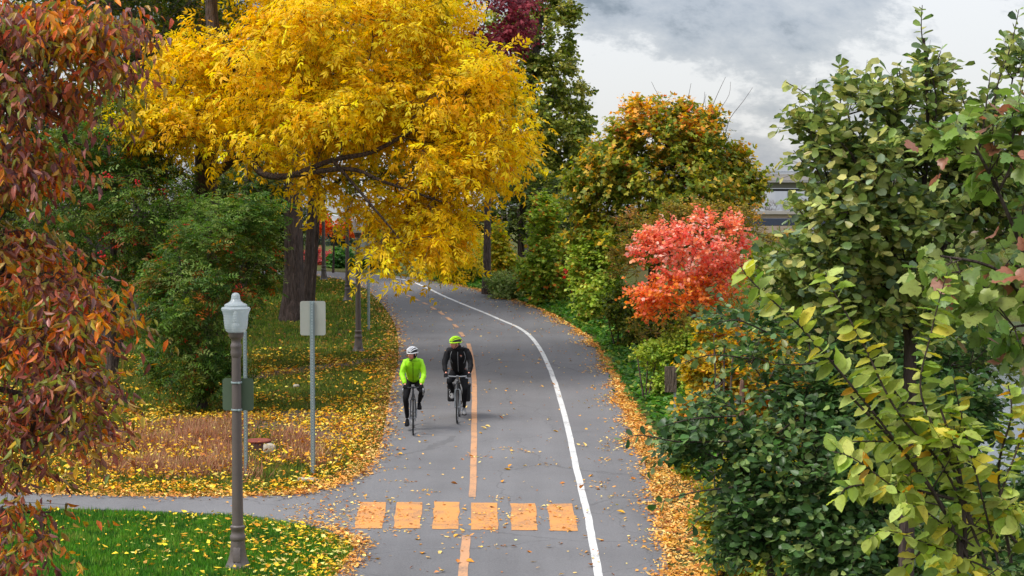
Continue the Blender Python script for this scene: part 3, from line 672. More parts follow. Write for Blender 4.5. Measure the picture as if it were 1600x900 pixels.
def mulch():
    m, t, b, o = mat_base('bare_soil'); ge = N(t, 'ShaderNodeNewGeometry'); n = N(t, 'ShaderNodeTexNoise', i_Scale=14.0, i_Detail=6.0, i_Roughness=0.75); L(t, ge.outputs['Position'], n.inputs['Vector']); r = N(t, 'ShaderNodeValToRGB'); L(t, n.outputs[0], r.inputs[0])
    r.color_ramp.elements[0].position = 0.3; r.color_ramp.elements[0].color = (*srgb(62, 46, 40), 1); r.color_ramp.elements[1].position = 0.72; r.color_ramp.elements[1].color = (*srgb(138, 112, 94), 1); L(t, r.outputs[0], b.inputs['Base Color']); b.inputs['Roughness'].default_value = 0.95
    bp = N(t, 'ShaderNodeBump', i_Strength=0.8, i_Distance=0.04); L(t, n.outputs[0], bp.inputs['Height']); L(t, bp.outputs[0], b.inputs['Normal'])
    for pix in SOIL_P[:2]:
        p = catmull([np.array([*q]) for q in wpoly(pix)], 5, True); lo = p.min(0) - .3; hi = p.max(0) + .3; gx = np.arange(lo[0], hi[0], .12); gy = np.arange(lo[1], hi[1], .25); X, Y_ = np.meshgrid(gx, gy); q = np.stack([X.ravel(), Y_.ravel()], 1)
        d = np.where(in_poly(q, p), 1, -1) * dist_poly(q, np.concatenate([p, p[:1]])) + 0.35 * fbm(q, 1.6, 3); Z = height(q[:, 0], q[:, 1]) - 0.02 + np.clip(d * 0.12, -0.06, 0.025); ids = np.arange(len(q)).reshape(X.shape); Q = np.stack([ids[:-1, :-1], ids[:-1, 1:], ids[1:, 1:], ids[1:, :-1]], -1).reshape(-1, 4); Q = Q[(d[Q] > -0.4).any(1)]
        u, inv = np.unique(Q, return_inverse=True); V3 = np.stack([q[u, 0], q[u, 1], Z[u]], 1); o_ = link('soil', mesh_np('soil', V3, inv.reshape(-1, 4), smooth=True), m); tag(o_, kind='structure')
mulch()
def off_soil(q, f, r):
    k = np.ones(len(q), bool)
    for pix in SOIL_P[:2]: k &= ~(in_poly(q, wpoly(pix)) & (r.random(len(q)) < 0.85))
    return k
grass('grass', 'thin grass between yellow leaves on the bank left of the bike path', POLY_MID, 1000, 0.075, GREEND, 22, 0.007, thin=lambda q, f, r: ((f > -0.35) | (r.random(len(q)) < 0.35)) & off_soil(q, f, r))
grass('grass', 'mown lawn under the trees beside the curve of the path', POLY_FAR, 230, 0.075, [((96, 122, 42), 3), ((118, 134, 50), 2.5), ((76, 104, 38), 2), ((150, 140, 66), .8)], 23, 0.011)
grass('dry_grass', 'pinkish brown dead grass tufts around the rusty cover', POLY_DRY, 2000, 0.22, DRY, 24, 0.006, thin=lambda q, f, r: (r.random(len(q)) < np.clip(0.35 + 1.1 * f, 0, 1) * sstep(0.0, 1.3, dist_poly(q, wpoly(POLY_DRY + POLY_DRY[:1]))) * sstep(0.25, 0.9, np.linalg.norm((q - G(408, 712)[:2]) * np.array([1.0, 0.45]), axis=1))), lean=1.1, cat='dry grass')
rg = np.random.default_rng(31)
def keep(q, prob, rng): return q[rng.random(len(q)) < prob]
def bank_sets():
    p = wpoly(POLY_MID); q = scatter(p, int(area(p) * 420), rg); q = q[~in_poly(q, PATH_POLY)]; de = dist_poly(q, LEFT_EDGE); f = fbm(np.round(q * 5) / 5, 0.8, 5); dry = in_poly(q, wpoly(POLY_DRY))
    Yp_ = project(np.concatenate([q, height(q[:, 0], q[:, 1])[:, None]], 1))[1]; pr = np.clip(0.14 + 0.36 * sstep(600, 680, Yp_) + 0.75 * f + 0.95 * np.exp(-(de / 0.7) ** 2), 0.05, 1) * np.where(dry, 0.75, 1.0); q1 = keep(q, pr, rg)
    edge = np.exp(-(dist_poly(q1, LEFT_EDGE) / 0.4) ** 2) > rg.random(len(q1))
    # thick ribbon just at the asphalt edge, spilling over it
    seg = LEFT_EDGE[(LEFT_EDGE[:, 1] < 75)]; t = rg.random(9000) * (len(seg) - 1); i = t.astype(int); fr = (t - i)[:, None]; e_ = seg[i, :2] * (1 - fr) + seg[np.minimum(i + 1, len(seg) - 1), :2] * fr
    e_ = e_ + rg.normal(0, 0.16, (len(e_), 2)) + np.array([-0.1, 0.08]); e_ = keep(e_, np.clip(1.2 - (e_[:, 1] - 28) / 45, 0.2, 1), rg)
    return [(q1[~edge & ~in_poly(q1, wpoly(POLY_DRY))], (0.088, YEL, 0.45, 0.085)), (q1[~edge & in_poly(q1, wpoly(POLY_DRY))], (0.082, YEL, 0.6, 0.2)), (np.concatenate([q1[edge], e_]), (0.08, TAN, 0.4, 0.05))]
litter('fallen_leaves', 'yellow and tan fallen leaves covering the bank left of the bike path', bank_sets(), 41)
def near_sets():
    p = wpoly(POLY_NEAR); q = scatter(p, int(area(p) * 240), rg); q = q[~in_poly(q, PATH_POLY)]; X = project(np.concatenate([q, height(q[:, 0], q[:, 1])[:, None]], 1))[0]; f = fbm(np.round(q * 5) / 5, 0.9, 8)
    pr = np.clip(0.05 + 0.28 * f + 0.75 * sstep(300, 480, X) + 0.2 * sstep(150, 350, X) * (f > 0), 0.03, 1); de = dist_poly(q, LOW_EDGE); q1 = keep(q, np.clip(pr + 0.8 * np.exp(-(de / .35) ** 2) * sstep(430, 520, X), 0, 1), rg)
    seg = LOW_EDGE[(LOW_EDGE[:, 0] > -4.0)]; t = rg.random(2600) * (len(seg) - 1); i = t.astype(int); fr = (t - i)[:, None]; e_ = seg[i, :2] * (1 - fr) + seg[np.minimum(i + 1, len(seg) - 1), :2] * fr + rg.normal(0, 0.14, (len(i), 2))
    e_ = keep(e_, np.clip(sstep(-3.8, -2.2, e_[:, 0]), 0.08, 1), rg)
    return [(q1, (0.088, [((240, 200, 50), 4), ((230, 214, 120), 2.5), ((222, 160, 40), 2), ((200, 150, 70), 1)], 0.4, 0.07)), (e_, (0.075, TAN))]
litter('fallen_leaves', 'pale yellow fallen leaves over the bright near lawn', near_sets(), 42)
def far_sets():
    p = wpoly(POLY_FAR); q = scatter(p, int(area(p) * 34), rg); q = q[~in_poly(q, PATH_POLY)]; f = fbm(np.round(q * 3) / 3, 0.35, 9); de = dist_poly(q, LEFT_EDGE)
    return [(keep(q, np.clip(0.16 + 0.6 * f + 0.7 * np.exp(-(de / 1.3) ** 2), 0.05, 1), rg), (0.12, [((222, 176, 50), 3), ((206, 140, 52), 2.5), ((176, 110, 60), 1.5), ((228, 190, 90), 1.5)], 0.4, 0.06))]
litter('fallen_leaves', 'scattered fallen leaves on the lawn under the trees', far_sets(), 43)
def right_sets():
    seg = _re[(_re[:, 1] > 19) & (_re[:, 1] < 80)]; L_ = np.concatenate([[0], np.cumsum(np.linalg.norm(np.diff(seg[:, :2], axis=0), axis=1))])
    n = 64000; t = rg.random(n) ** 1.35 * L_[-1]; x = np.interp(t, L_, seg[:, 0]); y = np.interp(t, L_, seg[:, 1])
    wd = np.interp(y, [20, 27, 36, 42, 60, 80], [1.4, 1.08, 0.40, 0.16, 0.12, 0.12]); off = rg.random(n) ** 1.2 * wd - rg.exponential(0.10, n) * (1 + 0.8 * np.sin(y * 1.7) * np.sin(y * 0.6))
    q = np.stack([x + off, y + off * 0.15], 1); q = keep(q, np.interp(y, [20, 40, 80], [1, 0.55, 0.2]) * np.clip(0.85 + fbm(np.round(q * 5) / 5, 0.9, 12), 0.3, 1), rg)
    return [(q, (0.072, TAN, 0.4, 0.03))]
litter('fallen_leaves', 'thick tan drift of fallen leaves along the right edge of the path', right_sets(), 44)
def path_sets():
    lo, hi = PATH_POLY.min(0), PATH_POLY.max(0); q = np.stack([rg.uniform(-6, 6, 30000), rg.uniform(19, 75, 30000)], 1); q = q[in_poly(q, PATH_POLY)]; f = fbm(np.round(q * 3) / 3, 0.55, 14)
    de = np.minimum(dist_poly(q, LEFT_EDGE), dist_poly(q, RIGHT_EDGE)); q1 = keep(q, np.clip(0.05 + 0.13 * np.maximum(f, 0) + 0.22 * np.exp(-(de / 0.5) ** 2) + 0.04 * (q[:, 1] > 45), 0, 1), rg)
    c = G(520, 808)[:2]; e_ = c + rg.normal(0, 1, (420, 2)) * np.array([0.45, 0.9])
    m = []
    for k in range(26):
        cc = np.array([rg.uniform(-2.6, 2.2), rg.uniform(25, 34)]); m.append(cc + rg.normal(0, 1, (14, 2)) * np.array([0.16, 0.10]))
    cw = np.stack([rg.uniform(-2.5, 1.2, 260), 27.6 + rg.normal(0, 0.55, 260)], 1)
    q1 = np.concatenate([q1, e_, cw] + m); q1 = q1[in_poly(q1, PATH_POLY)]
    return [(q1, (0.07, TAN, 0.35, 0.012, True))]
litter('fallen_leaves', 'loose tan leaves strewn over the asphalt path', path_sets(), 45)
# the largest single leaves lying on the asphalt
fl = []
rgl = np.random.default_rng(5); tv = FALL
for k, c in enumerate([(232, 178, 66), (222, 152, 50), (238, 204, 120), (196, 122, 52)]):
    for q in range(3):
        me = mesh_np('fallen_leaf', tv[q][0], tv[q][1], np.array([srgb(*c)] * len(tv[q][0]))); me.materials.append(M_LITTER); fl.append(me)
for k in range(60):
    p_ = None
    while p_ is None or not in_poly(np.array([p_[:2]]), PATH_POLY)[0] or in_poly(np.array([p_[:2]]), wpoly([(555, 780), (905, 780), (905, 832), (555, 832)]))[0]: p_ = G(rgl.uniform(540, 1010), rgl.uniform(600, 895), 0.04)
    o = bpy.data.objects.new('fallen_leaf', fl[rgl.integers(len(fl))]); COL.objects.link(o); o.location = (p_[0], p_[1], SLOPE * p_[1] + 0.05); o.rotation_euler = (rgl.normal(0, .25), rgl.normal(0, .25), rgl.uniform(0, 6.28)); sc = rgl.uniform(0.10, 0.14); o.scale = (sc, sc, sc)
    tag(o, 'single curled yellow leaf lying on the grey asphalt', 'fallen leaf', 'single leaves on the asphalt')
# ------------------------------------------------------------------ trees and shrubs
def tr_(pixY, r0, r1):                     # a stem through photo pixels at a given distance, radii r0 -> r1
    pts = catmull([P(*q) for q in pixY], 5); return (pts, list(np.linspace(r0, r1, len(pts))))
def stem(base, px, py, Y, r0, r1, wob=0.0):
    top = P(px, py, Y); b = np.array(base) - np.array([0, 0, 0.15]); k = np.linspace(0, 1, 9)[:, None]
    pts = b + (top - b) * k + np.sin(k * 5.0) * np.array([wob, wob * 0.5, 0]); rad = list(np.linspace(r0, r1, 9)); rad[0] *= 1.45; rad[1] *= 1.08
    return (pts, rad)

# --- the big yellow ash over the path
YA = 46.0
b = foot(318, YA)
tree('ash_tree', 'big ash tree in bright yellow leaf reaching over the bike path', 'tree', b,
     [stem(b, 322, 190, YA, 0.40, 0.30), tr_([(322, 200, YA), (345, 120, YA), (330, 20, YA), (335, -150, YA)], 0.27, 0.12),
      tr_([(320, 292, YA), (348, 262, YA - .5), (385, 248, YA - 1.6), (412, 272, YA - 2.6), (455, 274, YA - 3), (520, 250, YA - 3.2), (580, 238, YA - 3.3), (634, 210, YA - 3.4)], 0.14, 0.045),
      tr_([(455, 274, YA - 3), (545, 264, YA - 3.3), (600, 284, YA - 3.5), (690, 315, YA - 3.6)], 0.075, 0.022),
      tr_([(520, 250, YA - 3.2), (580, 320, YA - 3.7), (630, 380, YA - 3.6)], 0.05, 0.015),
      tr_([(330, 130, YA), (430, 60, YA - 1), (560, 20, YA - 1), (700, 40, YA - 1)], 0.2, 0.05), tr_([(325, 200, YA), (270, 130, YA - 1), (215, 150, YA - 1.5)], 0.12, 0.03)],
     [(285, 180, 110, 90, 44.5, 1.8), (235, 165, 60, 50, 44.3, 1.0), (325, 222, 80, 34, 44.6, 1.2), (290, 95, 80, 60, 44.6, 1.4), (430, 120, 140, 120, 44.5, 2.6), (400, 215, 90, 50, 44, 1.5), (560, 50, 190, 110, 45, 3), (540, 180, 130, 90, 43.5, 2),
      (640, 160, 150, 110, 44, 2.5), (740, 140, 80, 70, 44, 2), (770, 220, 78, 62, 43.5, 1.6), (690, 250, 100, 75, 43, 1.8), (640, 320, 90, 60, 43, 1.5), (665, 375, 65, 48, 43, 1.2), (690, 330, 70, 60, 43.5, 1.3), (590, 370, 50, 35, 43, 1.0), (560, 310, 60, 32, 43, 1.0), (500, 275, 60, 35, 43.4, 1.0), (690, 40, 60, 50, 45, 1.6), (500, -60, 240, 60, 46, 3), (740, 118, 60, 46, 44, 1.2)],
     nt=470, kind='ash', size=0.36, pal=[((242, 202, 16), 5), ((247, 214, 34), 4), ((236, 186, 12), 2.2), ((218, 196, 26), 2.6), ((178, 166, 24), .9)], twigs=7, per=6, tlen=1.05, spread=0.8, up=0.1, droop=0.4, nup=0.7, mat=M_LEAF, tip_r=0.009, seed=3, clear=lambda p: ~((project(p)[0] > 285) & (project(p)[0] < 460) & (project(p)[1] > 222)), indiv=300, bf=0.3, step=0.5, shell=0.5, own=0.4, jit=0.13, smin=0.6)

# --- rowans on the left lawn
b = foot(312, 38.7)
ROW = [((71, 105, 36), 3), ((95, 125, 48), 3), ((132, 153, 79), 1.8), ((53, 84, 29), 2.2), ((113, 118, 36), 1.2)]
ROWT = [((176, 92, 34), 2), ((150, 100, 36), 2), ((190, 54, 40), 1), ((120, 104, 40), 2)]
tree('rowan_tree', 'dark green rowan with low skirts beside the lamp post at the lawn edge', 'tree', b,
     [stem(b, 330, 330, 38.7, 0.10, 0.03), stem(b, 280, 400, 38.4, 0.06, 0.02), stem(b, 385, 390, 38.9, 0.06, 0.02)],
     [(330, 370, 95, 72, 38.7, 1.2), (310, 470, 100, 85, 38.5, 1.4), (300, 560, 88, 70, 38.3, 1.3), (395, 400, 45, 85, 38.8, .9), (400, 335, 50, 45, 38.9, .8), (355, 585, 45, 48, 38.2, .8), (255, 440, 40, 60, 38.6, .8)],
     nt=340, kind='rowan', size=0.24, pal=ROW, tips=ROWT, tipfn=lambda p, r: 0.10 + 0.18 * np.exp(-((p[:, 2] - 4.0) / 0.8) ** 2), twigs=5, per=6, tlen=0.42, spread=0.9, up=0.05, droop=0.2, nup=0.9, tip_r=0.006, seed=4, indiv=200, step=0.35, shell=0.65)
b = foot(170, 44)
red = mat_plain('red_berry', srgb(190, 30, 36), 0.35)
tree('rowan_tree', 'broad rowan hung with red berries behind the brown leaved tree', 'tree', b,
     [stem(b, 180, 260, 44, 0.13, 0.05), stem(b, 240, 320, 44, 0.08, 0.03)],
     [(170, 215, 95, 90, 44, 1.6), (225, 320, 100, 100, 43.6, 1.6), (120, 310, 90, 120, 44, 1.6), (255, 410, 60, 55, 43.5, 1.1), (190, 420, 110, 55, 43.8, 1.3), (240, 190, 50, 60, 44.3, 1.0)],
     nt=360, kind='rowan', size=0.28, pal=ROW, tips=ROWT, tipfn=lambda p, r: 0.06 + 0.2 * np.exp(-((p[:, 2] - 4.2) / 0.9) ** 2), twigs=5, per=5, tlen=0.55, spread=0.9, up=0.05, droop=0.25, nup=0.9, tip_r=0.007, seed=5, indiv=120, step=0.4, shell=0.6, berries=(26, red, 0.028))

# --- dark trees filling the back of the lawn
DARK = [((64, 82, 30), 3), ((85, 98, 33), 2.5), ((50, 66, 25), 2), ((114, 112, 35), 1)]
OLIVE = [((150, 128, 32), 3), ((188, 139, 29), 2.5), ((95, 104, 32), 2), ((225, 155, 29), 1.2)]
for lab, px, Y, rt, ells, pal, sd, nt_ in (
    ('thick grey trunked tree standing left of the dark rowan on the lawn', 158, 50.5, 0.30, [(60, 60, 230, 190, 51, 3.5), (150, -60, 200, 110, 51, 3.5), (210, 20, 110, 80, 51, 2.2), (230, 100, 80, 70, 51, 1.8), (330, 10, 80, 80, 51.5, 1.8), (40, 250, 140, 140, 51, 2.6), (-80, 200, 150, 250, 51, 3)], DARK, 61, 560),
    ('grey trunk of a taller tree further back than the one by the brown leaves', 216, 57, 0.33, [(230, 40, 150, 150, 58, 3.5), (230, -110, 200, 100, 58, 3.5), (330, 120, 120, 130, 58, 3), (180, 260, 120, 110, 58, 2.5)], OLIVE, 62, 420),
    ('massive dark furrowed trunk rising behind the blank sign', 455, 57, 0.37, [(430, 40, 200, 180, 58, 3), (420, 200, 90, 80, 58.5, 2), (520, -80, 240, 100, 58, 3.5)], OLIVE, 63, 330),
    ('dim dark green tree whose trunk shows between the ash limbs', 380, 66, 0.2, [(385, 300, 75, 50, 67, 1.5), (425, 345, 55, 60, 67, 1.3), (345, 335, 70, 50, 67, 1.5), (400, 400, 70, 40, 67, 1.4)], DARK, 68, 260),
    ('slim leaning trunk just right of the massive dark trunk', 474, 61.5, 0.17, [(560, 120, 150, 150, 62, 2.6), (640, 220, 110, 100, 62, 2.2), (560, 270, 90, 40, 62, 1.6)], [((150, 140, 30), 3), ((184, 158, 30), 2), ((104, 116, 34), 2)], 64, 300),
    ('reddish slim trunk crowding the leaning trunk on its right', 484, 63, 0.12, [(600, -20, 160, 110, 63.5, 2.6), (470, 150, 80, 120, 63.5, 2)], OLIVE, 65, 200),
    ('dark spreading tree at the back of the lawn behind the rowans', 350, 72, 0.34, [(330, 250, 190, 150, 72, 4), (380, 300, 120, 70, 71, 2.5), (440, 250, 90, 90, 71, 2), (250, 60, 150, 130, 72, 4), (120, 330, 200, 130, 73, 4), (430, 330, 70, 60, 71, 2), (330, 390, 70, 45, 71, 2), (-60, 300, 180, 160, 73, 4)], DARK, 66, 680),
    ('shadowy leafy tree closing the gap beyond the left lawn', 60, 80, 0.3, [(60, 380, 220, 90, 82, 3), (230, 400, 130, 60, 80, 3), (-100, 330, 160, 150, 82, 3)], DARK, 67, 360)):
    b = foot(px, Y); tp = (px + (18 if rt < 0.2 else 4), 250 if Y < 65 else 330, Y)
    tree('shade_tree', lab, 'tree', b, [stem(b, *tp, rt, rt * 0.72, 0.03), tr_([tp, (tp[0] + 10, 100, Y), (tp[0], -100, Y)], rt * 0.7, rt * 0.35)], ells, nt=nt_, kind='small', size=0.17, pal=pal, twigs=6, per=9, tlen=0.95, spread=1.0, droop=0.3, tip_r=0.012, seed=sd, bark=M_BARKG if px < 300 else M_BARK, twig_mesh=False, shell=0.6, step=0.8)

# --- far end of the path
b = foot(520, 79)
HED = [((196, 92, 92), 3), ((170, 70, 74), 2), ((214, 122, 110), 1.5), ((150, 92, 60), 1)]
tree('hedge', 'low red leaved hedge beyond the far bend of the path', 'hedge', foot(495, 82), [stem(foot(495, 82), 495, 402, 82, 0.05, 0.02)], [(495, 406, 34, 22, 82, 1.1), (470, 410, 30, 20, 82, 1.1)], nt=110, kind='small', size=0.15, pal=HED, twigs=5, per=9, tlen=0.3, spread=1.1, tip_r=0.008, seed=71, twig_mesh=False)
for lab, px, e_, sd in (('rounded green bush right of the red hedge', 532, [(532, 409, 24, 24, 80, .9)], 72), ('darker green bush behind the crank of lamp posts at the bend', 572, [(572, 409, 26, 26, 79.5, .9), (598, 415, 18, 16, 79, .6)], 73)):
    tree('bush', lab.replace('the crank of lamp posts at the bend', 'the third lamp post'), 'bush', foot(px, 80), [stem(foot(px, 80), px, 405, 80, 0.05, 0.02)], e_, nt=110, kind='small', size=0.15, pal=[((62, 112, 38), 3), ((44, 86, 32), 2.5), ((92, 136, 50), 1.2)] if sd == 72 else [((42, 74, 32), 3), ((58, 94, 38), 2)], twigs=5, per=9, tlen=0.3, spread=1.1, tip_r=0.008, seed=sd, twig_mesh=False)
tree('maple_tree', 'small orange tree glowing past the far lamp posts', 'tree', foot(520, 76), [stem(foot(520, 76), 522, 372, 76, 0.06, 0.03)], [(505, 352, 26, 20, 76, .7), (545, 356, 24, 14, 75.5, .6)], nt=70, kind='small', size=0.18, pal=[((240, 104, 26), 3), ((232, 130, 34), 2), ((220, 84, 40), 1)], twigs=4, per=7, tlen=0.4, spread=1.0, tip_r=0.008, seed=74, twig_mesh=False)
tree('spruce_tree', 'bluish dark spruce low behind the red hedge', 'tree', foot(505, 96), [stem(foot(505, 96), 505, 330, 96, 0.12, 0.04)], [(495, 385, 50, 16, 96, 1.5), (510, 366, 45, 18, 96, 1.5), (560, 370, 60, 30, 96, 1.5), (610, 385, 70, 40, 97, 1.5)], nt=240, kind='small', size=0.17, pal=[((56, 78, 66), 3), ((40, 58, 48), 2), ((78, 98, 84), 1)], twigs=5, per=8, tlen=0.5, spread=1.0, tip_r=0.01, seed=75, twig_mesh=False)
# --- beyond the yellow tree
tree('plum_tree', 'purple leaved tree peeping out behind the yellow ash', 'tree', foot(760, 66), [stem(foot(760, 66), 765, 120, 66, 0.16, 0.08)], [(800, 30, 46, 66, 64, 1.2), (790, -30, 70, 50, 66, 1.2), (745, 90, 60, 60, 66.3, 1.2), (720, 180, 60, 50, 66.3, 1.2)], nt=210, kind='small', size=0.19, pal=[((134, 50, 62), 3), ((158, 70, 80), 2), ((100, 40, 52), 2)], twigs=6, per=8, tlen=0.7, spread=0.9, droop=0.5, tip_r=0.009, seed=76, twig_mesh=False)
COT = [((131, 143, 51), 3), ((165, 168, 70), 2.4), ((101, 118, 43), 2.2), ((204, 196, 98), 1.2)]
tree('cottonwood_tree', 'tall light green cottonwood towering beside the clouds', 'tree', foot(822, 82), [stem(foot(822, 82), 830, 150, 82, 0.36, 0.22), tr_([(830, 150, 82), (842, 40, 82), (850, -90, 82)], 0.22, 0.1)],
     [(848, 60, 60, 62, 82, 1.8), (872, 105, 38, 34, 81.6, 1.1), (890, 150, 42, 34, 82, 1.2), (905, 185, 34, 30, 82, 1.0), (880, 215, 50, 40, 82, 1.5), (838, 180, 60, 90, 82, 1.9), (850, -20, 62, 46, 82, 1.7), (884, 22, 34, 24, 81.7, .9), (815, 255, 70, 60, 82, 1.9), (900, 255, 50, 40, 82, 1.4), (800, 90, 60, 90, 82.5, 1.6)],
     nt=640, kind='round', size=0.17, pal=COT, twigs=6, per=9, tlen=0.55, spread=0.9, droop=0.45, nup=0.3, tip_r=0.009, seed=77, shell=0.7, mat=M_GLOSS, step=0.7, bark=M_BARKG)
tree('shade_tree', 'dark thicket tree below the cottonwood at the right of the path', 'tree', foot(815, 76), [stem(foot(815, 76), 812, 300, 76, 0.18, 0.1)], [(800, 330, 62, 60, 76, 1.8), (850, 310, 60, 50, 76, 1.6), (750, 345, 40, 40, 76.5, 1.4), (880, 350, 60, 60, 75, 1.6)], nt=260, kind='small', size=0.18, pal=DARK, twigs=6, per=9, tlen=0.6, spread=1.0, tip_r=0.01, seed=78, twig_mesh=False)
# --- orange green maple
MAP = [((136, 147, 51), 3), ((170, 161, 56), 2.6), ((105, 127, 49), 2.2), ((206, 174, 62), 1.5)]
MAPO = [((235, 162, 63), 3), ((206, 158, 55), 3), ((246, 189, 83), 2), ((237, 134, 87), .8)]
BX = foot(1020, 57)
root = tree('maple_tree', 'large round maple turning orange at the top behind the coral tree', 'tree', BX, [stem(BX, 1022, 330, 57, 0.2, 0.12), tr_([(1022, 330, 57), (1040, 240, 57), (1050, 160, 57)], 0.12, 0.04)],
     [(1035, 215, 65, 68, 57, 1.7), (985, 205, 38, 55, 56.8, 1.0), (1095, 235, 60, 65, 57, 1.5), (955, 275, 62, 66, 56.6, 1.5), (1050, 300, 115, 66, 56.5, 1.9), (1145, 300, 50, 60, 57, 1.2), (920, 315, 42, 55, 56.8, 1.0), (1000, 180, 22, 26, 56.8, .5), (1060, 175, 24, 22, 57, .5), (1105, 190, 28, 26, 57, .6), (1150, 250, 34, 26, 57, .6), (1175, 285, 24, 30, 57, .5), (945, 240, 30, 24, 56.7, .6), (905, 290, 24, 26, 56.8, .5), (1010, 370, 105, 50, 56.2, 1.7), (1110, 365, 70, 40, 56.4, 1.3), (930, 370, 50, 40, 56.4, 1.0)],
     nt=800, kind='maple', size=0.15, pal=MAP, tips=MAPO, tipfn=lambda p, r: np.clip(0.14 + 0.6 * sstep(6.2, 9.9, p[:, 2]) , 0, .7), twigs=6, per=7, tlen=0.62, spread=0.9, up=0.25, droop=0.2, nup=0.6, tip_r=0.008, seed=81, shell=0.6, step=0.5)
vt, tt = [], []; o_ = 0; rngb = np.random.default_rng(4)
for k in range(17):
    x0 = rngb.uniform(1020, 1140); y0 = 190 + rngb.uniform(0, 40); ln = rngb.uniform(30, 75); an = (x0 - 1075) / 130 + rngb.normal(0, .2)
    pts = [P(x0, y0, 57), P(x0 + an * ln * .3 + rngb.normal(0, 3), y0 - ln * .35, 57), P(x0 + an * ln * .65 + rngb.normal(0, 4), y0 - ln * .7, 57.1), P(x0 + an * ln, y0 - ln, 57)]; bmt = bmesh.new(); pts = [Vector(q - BX) for q in catmull(pts, 3)]; add_tube(bmt, pts, list(np.linspace(.012, .005, len(pts))), 4); bm_obj('bare_twig', bmt, M_TWIG, root)
# --- coral tree and its neighbours
b = foot(1085, 40)
tree('maple_tree', 'small coral red tree glowing among green shrubs', 'tree', b, [stem(b, 1085, 470, 40, 0.05, 0.035), tr_([(1085, 475, 40), (1060, 430, 40), (1040, 380, 40)], 0.03, 0.012), tr_([(1085, 475, 40), (1105, 420, 40), (1125, 360, 40)], 0.03, 0.012)],
     [(1085, 400, 84, 50, 40, 1.0), (1060, 365, 26, 26, 40, .4), (1100, 350, 26, 26, 40, .4), (1140, 360, 30, 26, 40, .5), (1155, 400, 24, 40, 40, .5), (1035, 375, 40, 30, 39.8, .6), (1005, 395, 22, 18, 39.8, .4), (1008, 460, 36, 30, 39.7, .5), (1060, 455, 60, 45, 39.8, .8), (1120, 440, 50, 55, 40, .7), (1015, 490, 30, 14, 39.7, .4)],
     nt=230, kind='round', size=0.090, pal=[((244, 152, 126), 3), ((242, 146, 104), 3), ((249, 196, 178), 2), ((232, 116, 100), 2.2)], tips=[((236, 138, 66), 3), ((240, 154, 66), 2), ((234, 122, 84), 2)], tipfn=lambda p, r: 0.9 * sstep(4.6, 3.3, p[:, 2]), twigs=5, per=8, tlen=0.36, spread=0.9, up=0.35, droop=0.1, nup=0.6, tip_r=0.004, seed=83, indiv=150, step=0.25, shell=0.6)
BRG = [((144, 133, 52), 3), ((170, 144, 62), 2), ((118, 116, 44), 2), ((201, 144, 70), 1.2)]
GLD = [((190, 160, 40), 3), ((160, 146, 44), 2.4), ((212, 170, 46), 2), ((120, 124, 46), 1.6), ((200, 120, 40), .7)]
YG = [((163, 163, 47), 3), ((198, 184, 57), 2), ((128, 141, 43), 2.4), ((233, 196, 59), 1)]
LG = [((154, 177, 67), 3), ((186, 199, 84), 2), ((121, 149, 53), 2)]
DG = [((85, 104, 37), 3), ((108, 124, 43), 2.2), ((66, 85, 32), 2), ((140, 139, 47), 1)]
